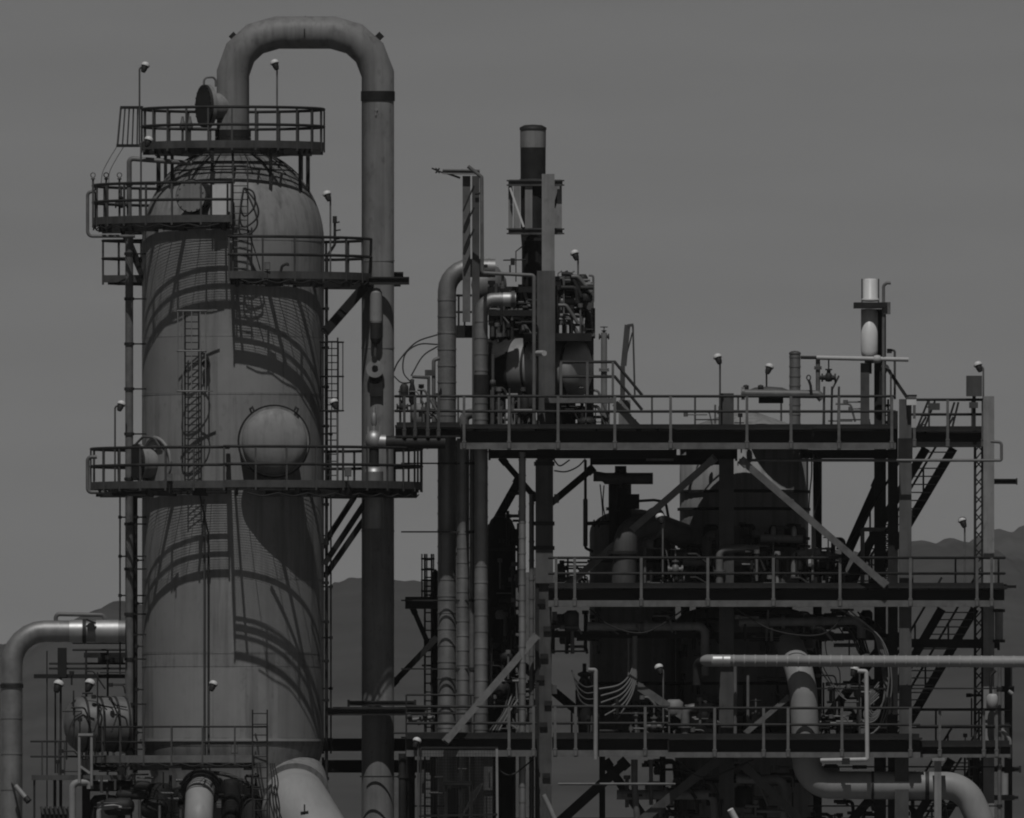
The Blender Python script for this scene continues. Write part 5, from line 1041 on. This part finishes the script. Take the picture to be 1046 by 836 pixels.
# ---- top right: white filter pots, header, tank roof gear
T = thing('filter_pot', 'white filter pot above the dark shelf plate, upper of two', 'filter', (889, 308, -.4))
b = B(); b.slathe(V(889, 308.5, -.4), (0, 0, 1), [(0, 0), (M(9), M(.5)), (M(9), M(3)), (M(7.2), M(4)), (M(7.2), M(22)), (M(5.5), M(23.5)), (0, M(24))], 24); b.out('pot_body', 'white', T)
for x in (880.5, 897.5): B().tube([(x, 309, -.4), (x, 285, -.4)], .7, 6).out('tie_rod', 'dark', T)
T = thing('shelf_plate', 'dark shelf plate with box end carrying the white filter pots', 'shelf', (890, 316, -.4)); B().box(872, 309.4, 906, 315, -.9, .2).out('plate', 'dark', T); B().box(902, 309, 909.5, 321, -.8, -.2).out('end_box', 'galv', T)
T = thing('filter_pot', 'white filter pot hanging below the dark shelf plate, lower of two, with a valve beneath', 'filter', (888, 372, -.4))
b = B(); b.slathe(V(888, 362, -.4), (0, 0, 1), [(0, -M(9)), (M(4), -M(8)), (M(5), -M(4)), (M(8), -M(1)), (M(8.6), M(3)), (M(8.6), M(46)), (0, M(46.5))], 28); b.out('pot_body', 'white', T)
B().tube([(888, 366, -.4), (888, 382, -.4)], 2.6, 10).out('outlet', 'dark', T); b = B(); b.slathe(V(888, 369, -.4), (0, 0, 1), [(0, -M(3)), (M(5), -M(2)), (M(5), M(1)), (0, M(2))], 12); b.out('flange', 'dark', T)
pipe('slim white vent pipe with a crooked top beside the filter pots', [(910, 289.5, -.7), (906, 289, -.7), (902.5, 292, -.7), (902.5, 438, -.7)], 1.6, 'galv', 3)
pipe('level white pipe crossing below the filter pots from the banded pipe', [(834, 365.5, -.7), (928, 367.5, -.7)], 2.3, 'cream', 0, 0)
pipe('dark coupling piece joining the level white pipe to the banded pipe', [(818, 365.3, -.7), (834, 365.5, -.7)], 1.7, 'dark')
T = thing('pipe_tee', 'white valve body on the level white pipe under the lower filter pot', 'valve', (892, 367, -.7)); b = B(); b.slathe(V(896, 367, -.72), (1, 0, 0), [(0, -M(5)), (M(3.6), -M(3)), (M(4.2), 0), (M(3.6), M(3)), (0, M(5))], 16); b.out('valve_body', 'cream', T); B().tube([(888, 371, -.6), (888, 364, -.6)], 2.5, 10).out('branch', 'dark', T)
T = pipe('upright banded pipe with a rounded cap standing over the top railing', [(812, 438, .4), (812, 360, .4)], 5.7, 'clad', 0, 10, 'insulated_pipe')
b = B(); b.slathe(V(812, 361, .4), (0, 0, 1), [(M(6.2), -M(1)), (M(6.2), M(.4)), (M(4), M(2)), (0, M(2.6))], 20); b.out('cap', 'grey', T)
pipe('pale drop pipe from the level white pipe to the valves on the top walkway', [(835.5, 367, -.6), (835.5, 401, -.6)], 2.3, 'galv', flanges=(((835.5, 376, -.6), (835.5, 380, -.6)),))
pipe('pale level header pipe on the top railing between middle column and valves', [(757, 402, -.6), (836, 403, -.6), (840, 408, -.6)], 4.2, 'galv', 3, 0, flanges=(((759, 402, -.6), (762, 402, -.6)),))
T = thing('tank_lid', 'shallow pale tank lid with two small fittings behind the header pipe', 'lid', (785, 405, .8)); b = B(); b.slathe(V(785, 400, .8), (0, 0, 1), [(M(24), -M(2)), (M(24), 0), (M(14), M(4)), (0, M(5))], 32); b.out('lid_plate', 'grey', T)
for x in (762, 777): b = B(); b.slathe(V(x, 398, .2), (0, 0, 1), [(M(2), -M(2)), (M(3), M(1)), (M(3), M(4)), (0, M(5))], 12); b.out('fitting', 'dark', T)
B().box(775, 405, 800, 412, .4, 1.2).out('support_box', 'dark', T)
valve('dark tall relief valve standing on the top walkway left of the filter pots', 846.5, 386, -.6, 1.25, 'dark')
T = thing('valve_stand', 'legs and thin pipes under the dark tall relief valve', 'stand', (846, 438, -.6))
for x in (842, 850, 857): B().tube([(x, 395, -.6), (x - 1, 438, -.6)], 1.3, 6).out('leg', 'grey' if x != 850 else 'dark', T)
B().tube([(836, 386, -.6), (842, 386, -.6)], 2.2, 8).out('inlet', 'dark', T); B().tube([(857, 384, -.6), (850, 398, -.6)], 1, 6).out('tube', 'grey', T)
T = thing('vent_tap', 'small ring topped tap left of the dark tall relief valve', 'tap', (827, 404, -.8)); B().tube([(829, 404, -.8), (828, 394, -.8), (826, 388, -.8)], 1.4, 8).out('stem', 'dark', T)
c = V(826, 386, -.8); B().sweep([c + Vector((M(2) * math.cos(t), 0, M(2.6) * math.sin(t))) for t in [k * .628 for k in range(11)]], M(.7), 6).out('tap_ring', 'dark', T)
T = thing('diagonal_brace', 'dark bar slanting down from the filter column to the top railing at right', 'brace', (928, 412, -.3)); B().bar((906, 376, -.3), (929, 410, -.3), 3.4, 3.4).out('brace_bar', 'dark', T)
pipe('slim bent pipe right of the filter column with a small hood', [(907, 358, 0), (914, 358, 0), (914, 408, 0)], 1.2, 'grey', 2)
single('hood', 'tiny dark hood at the top of the slim bent pipe right of the filter column', 'hood', B().box(906, 356.5, 911, 361, -.15, .1), 'dark', (908, 361, 0))
T = thing('junction_box', 'small white box on the railing at the pale concrete column head', 'box', (931, 414, -2.8)); B().box(926, 405.8, 936, 414, -2.95, -2.75).out('box_body', 'white', T); B().box(925, 403.4, 936.5, 405.4, -3.0, -2.7).out('rain_hood', 'dark', T); B().box(931, 428, 936, 437, -2.9, -2.75).out('lower_box', 'cream', T)
T = thing('panel_box', 'dark square panel on a post at the far right end of the top walkway', 'panel', (995, 440, -1.3)); B().box(987, 384, 1003, 405, -1.55, -1.25).out('panel', 'grey', T); B().bar((995, 404, -1.35), (995, 440, -1.35), 3.5, 3.5).out('post', 'dark', T); B().box(990, 411, 999, 417, -1.5, -1.3).out('bracket', 'grey', T)
T = thing('ladder', 'leaning dark ladder frame behind the top railing right of the concrete column', 'ladder', (950, 440, .4))
for x0, x1 in ((948, 936), (955, 943)): B().bar((x0, 410, .4), (x1, 440, .4), 2.2, 2.2).out('stringer', 'dark', T)
for f in (.2, .5, .8): B().bar((948 - 12 * f, 410 + 30 * f, .4), (955 - 12 * f, 410 + 30 * f, .4), 1.2, 1.2).out('rung', 'dark', T)
T = thing('ladder', 'second leaning dark frame behind the top railing nearer the dark panel', 'ladder', (972, 440, .4))
for x0, x1 in ((975, 966), (979, 972)): B().bar((x0, 411, .4), (x1, 440, .4), 2.2, 2.2).out('stringer', 'dark', T)
T = thing('bracket_box', 'small grey box in the far top railing bay between the leaning frames', 'box', (956, 420, .3)); B().box(950, 412, 960, 419, .2, .5).out('box_body', 'grey', T)
# ---- far right edge
T = thing('riser_group', 'pale capped pipe end under the middle walkway at its far right corner', 'pipe', (1021, 660, -1.6)); B().tube([(1020.5, 622, -1.6), (1020.5, 654, -1.6)], 4.2, 16).out('pipe_run', 'light', T)
for y in (624, 655): b = B(); b.lathe(V(1020.5, y + 1.5, -1.6), (0, 0, 1), [(0, 0), (M(6.2), 0), (M(6.2), M(3)), (0, M(3))], 16); b.out('flange', 'dark', T)
column('slender dark column at the extreme right below the middle walkway', 1030, 680, 970, -.8, 8, 'dark', 8)
T = thing('hanging_drum', 'pale small drum with hose hanging at the far right column above the bottom railing', 'drum', (1014, 726, -2)); b = B(); b.slathe(V(1014, 726, -2), (0, 0, 1), [(0, 0), (M(6.5), M(1)), (M(6.5), M(15)), (M(5), M(17)), (0, M(17))], 20); b.out('drum_body', 'cream', T)
B().sweep(curve([(1017, 728, -2.1), (1023, 745, -2.2), (1031, 756, -2.2), (1031, 775, -2.1)]), M(2.2), 10).out('hose', 'light', T); B().tube([(1012, 710, -2), (1012, 690, -2), (1017, 685, -2)], 1.6, 8, 3).out('pipe_run', 'dark', T)
riser('thin pale riser at the far right corner beside the slender column', 1021, 680, 836, -2.2, 2.0, 'galv', None, 40)
riser('pale thick pipe piece at the bottom right corner below the walkway', 1026.5, 790, 812, -2.4, 3.6, 'light', None, 200)
T = thing('bracket', 'dark clamp bracket at the far right edge level with the long pale pipe', 'bracket', (1032, 705, -1.2)); B().hsec((1018, 704, -1.2), (1036, 704, -1.2), 5, 6, 1.3).out('arm', 'dark', T); B().tube([(1030, 706, -1.4), (1034, 709, -1.4)], 2, 8).out('clip', 'light', T)
for i, (p, q, l) in enumerate((((1009, 780, -1), (1000, 720, -1), 'x'), )): pass

# ================================================================== LIGHT, SKY, CAMERA
EL, AZ = 60.0, 5.5                                   # sun height; degrees it stands left of the camera's back
sv = Vector((-math.sin(R(AZ)) * math.cos(R(EL)), -math.cos(R(AZ)) * math.cos(R(EL)), math.sin(R(EL))))
sl = bpy.data.lights.new('sun', 'SUN'); sl.energy = 5.0; sl.angle = R(.5); sl.color = (1, .99, .975)
so = bpy.data.objects.new('sun', sl); COL.objects.link(so); so.rotation_euler = sv.to_track_quat('Z', 'Y').to_euler(); so.location = (0, -40, 80)
w = bpy.data.worlds.new('World'); sc.world = w; w.use_nodes = True; nt = w.node_tree
bg = nt.nodes['Background']; bg.inputs['Strength'].default_value = .05
sky = nt.nodes.new('ShaderNodeTexSky'); sky.sky_type = 'NISHITA'; sky.sun_disc = False; sky.sun_elevation = R(EL); sky.sun_rotation = R(180 + AZ)
sky.altitude = 20; sky.air_density = 1.0; sky.dust_density = .25; sky.ozone_density = 1.0
sep = nt.nodes.new('ShaderNodeSeparateColor')        # a monochrome sky, as behind a red filter
nt.links.new(sky.outputs['Color'], sep.inputs['Color']); 
tcw = nt.nodes.new('ShaderNodeTexCoord'); mpw = nt.nodes.new('ShaderNodeMapping'); mpw.inputs['Scale'].default_value = (9, 9, 55)
nzw = nt.nodes.new('ShaderNodeTexNoise'); nzw.inputs['Scale'].default_value = 5; nzw.inputs['Detail'].default_value = 5
mrw = nt.nodes.new('ShaderNodeMapRange'); mrw.inputs['From Min'].default_value = .3; mrw.inputs['From Max'].default_value = .7; mrw.inputs['To Min'].default_value = .95; mrw.inputs['To Max'].default_value = 1.06
muw = nt.nodes.new('ShaderNodeMath'); muw.operation = 'MULTIPLY'
nt.links.new(tcw.outputs['Generated'], mpw.inputs['Vector']); nt.links.new(mpw.outputs['Vector'], nzw.inputs['Vector']); nt.links.new(nzw.outputs['Fac'], mrw.inputs['Value'])
nt.links.new(sep.outputs['Red'], muw.inputs[0]); nt.links.new(mrw.outputs['Result'], muw.inputs[1]); nt.links.new(muw.outputs[0], bg.inputs['Color'])

cam = bpy.data.cameras.new('camera'); co = bpy.data.objects.new('camera', cam); COL.objects.link(co)
co.location = (0, -D, ZC); co.rotation_euler = (R(90), 0, 0)
cam.sensor_width = 36; cam.lens = 36 * D / (1046 / S); cam.shift_y = (HZ - 418) / 1046.0
sc.cycles.filter_width = 2.0
cam.clip_start = 1; cam.clip_end = 40000; sc.camera = co
sc.view_settings.view_transform = 'Standard'; sc.view_settings.look = 'None'; sc.view_settings.exposure = -1.4; sc.view_settings.gamma = 1
for o in list(sc.objects):
    if '_o' in o: del o['_o']
# ---- the air: one even, pale haze over the whole site up to the hills
hm = bpy.data.materials.new('thin_air_haze'); hm.use_nodes = True; hn = hm.node_tree
hn.nodes.remove(hn.nodes['Principled BSDF'])
pv = hn.nodes.new('ShaderNodeVolumePrincipled'); pv.inputs['Color'].default_value = (.92, .92, .92, 1); pv.inputs['Density'].default_value = 2.2e-5; pv.inputs['Anisotropy'].default_value = .0
hn.links.new(pv.outputs['Volume'], [n for n in hn.nodes if n.type == 'OUTPUT_MATERIAL'][0].inputs['Volume'])
MT['haze'] = hm
hb = B(); x, y0, y1, z0, z1 = 9500, -3500, 16500, -20, 320
vs = [Vector((sx * x, yy, zz)) for sx in (-1, 1) for yy in (y0, y1) for zz in (z0, z1)]
hb._add(vs, [(0, 1, 3, 2), (4, 6, 7, 5), (0, 4, 5, 1), (2, 3, 7, 6), (0, 2, 6, 4), (1, 5, 7, 3)], False)
ho = hb.out('haze', 'haze'); ho['kind'] = 'stuff'
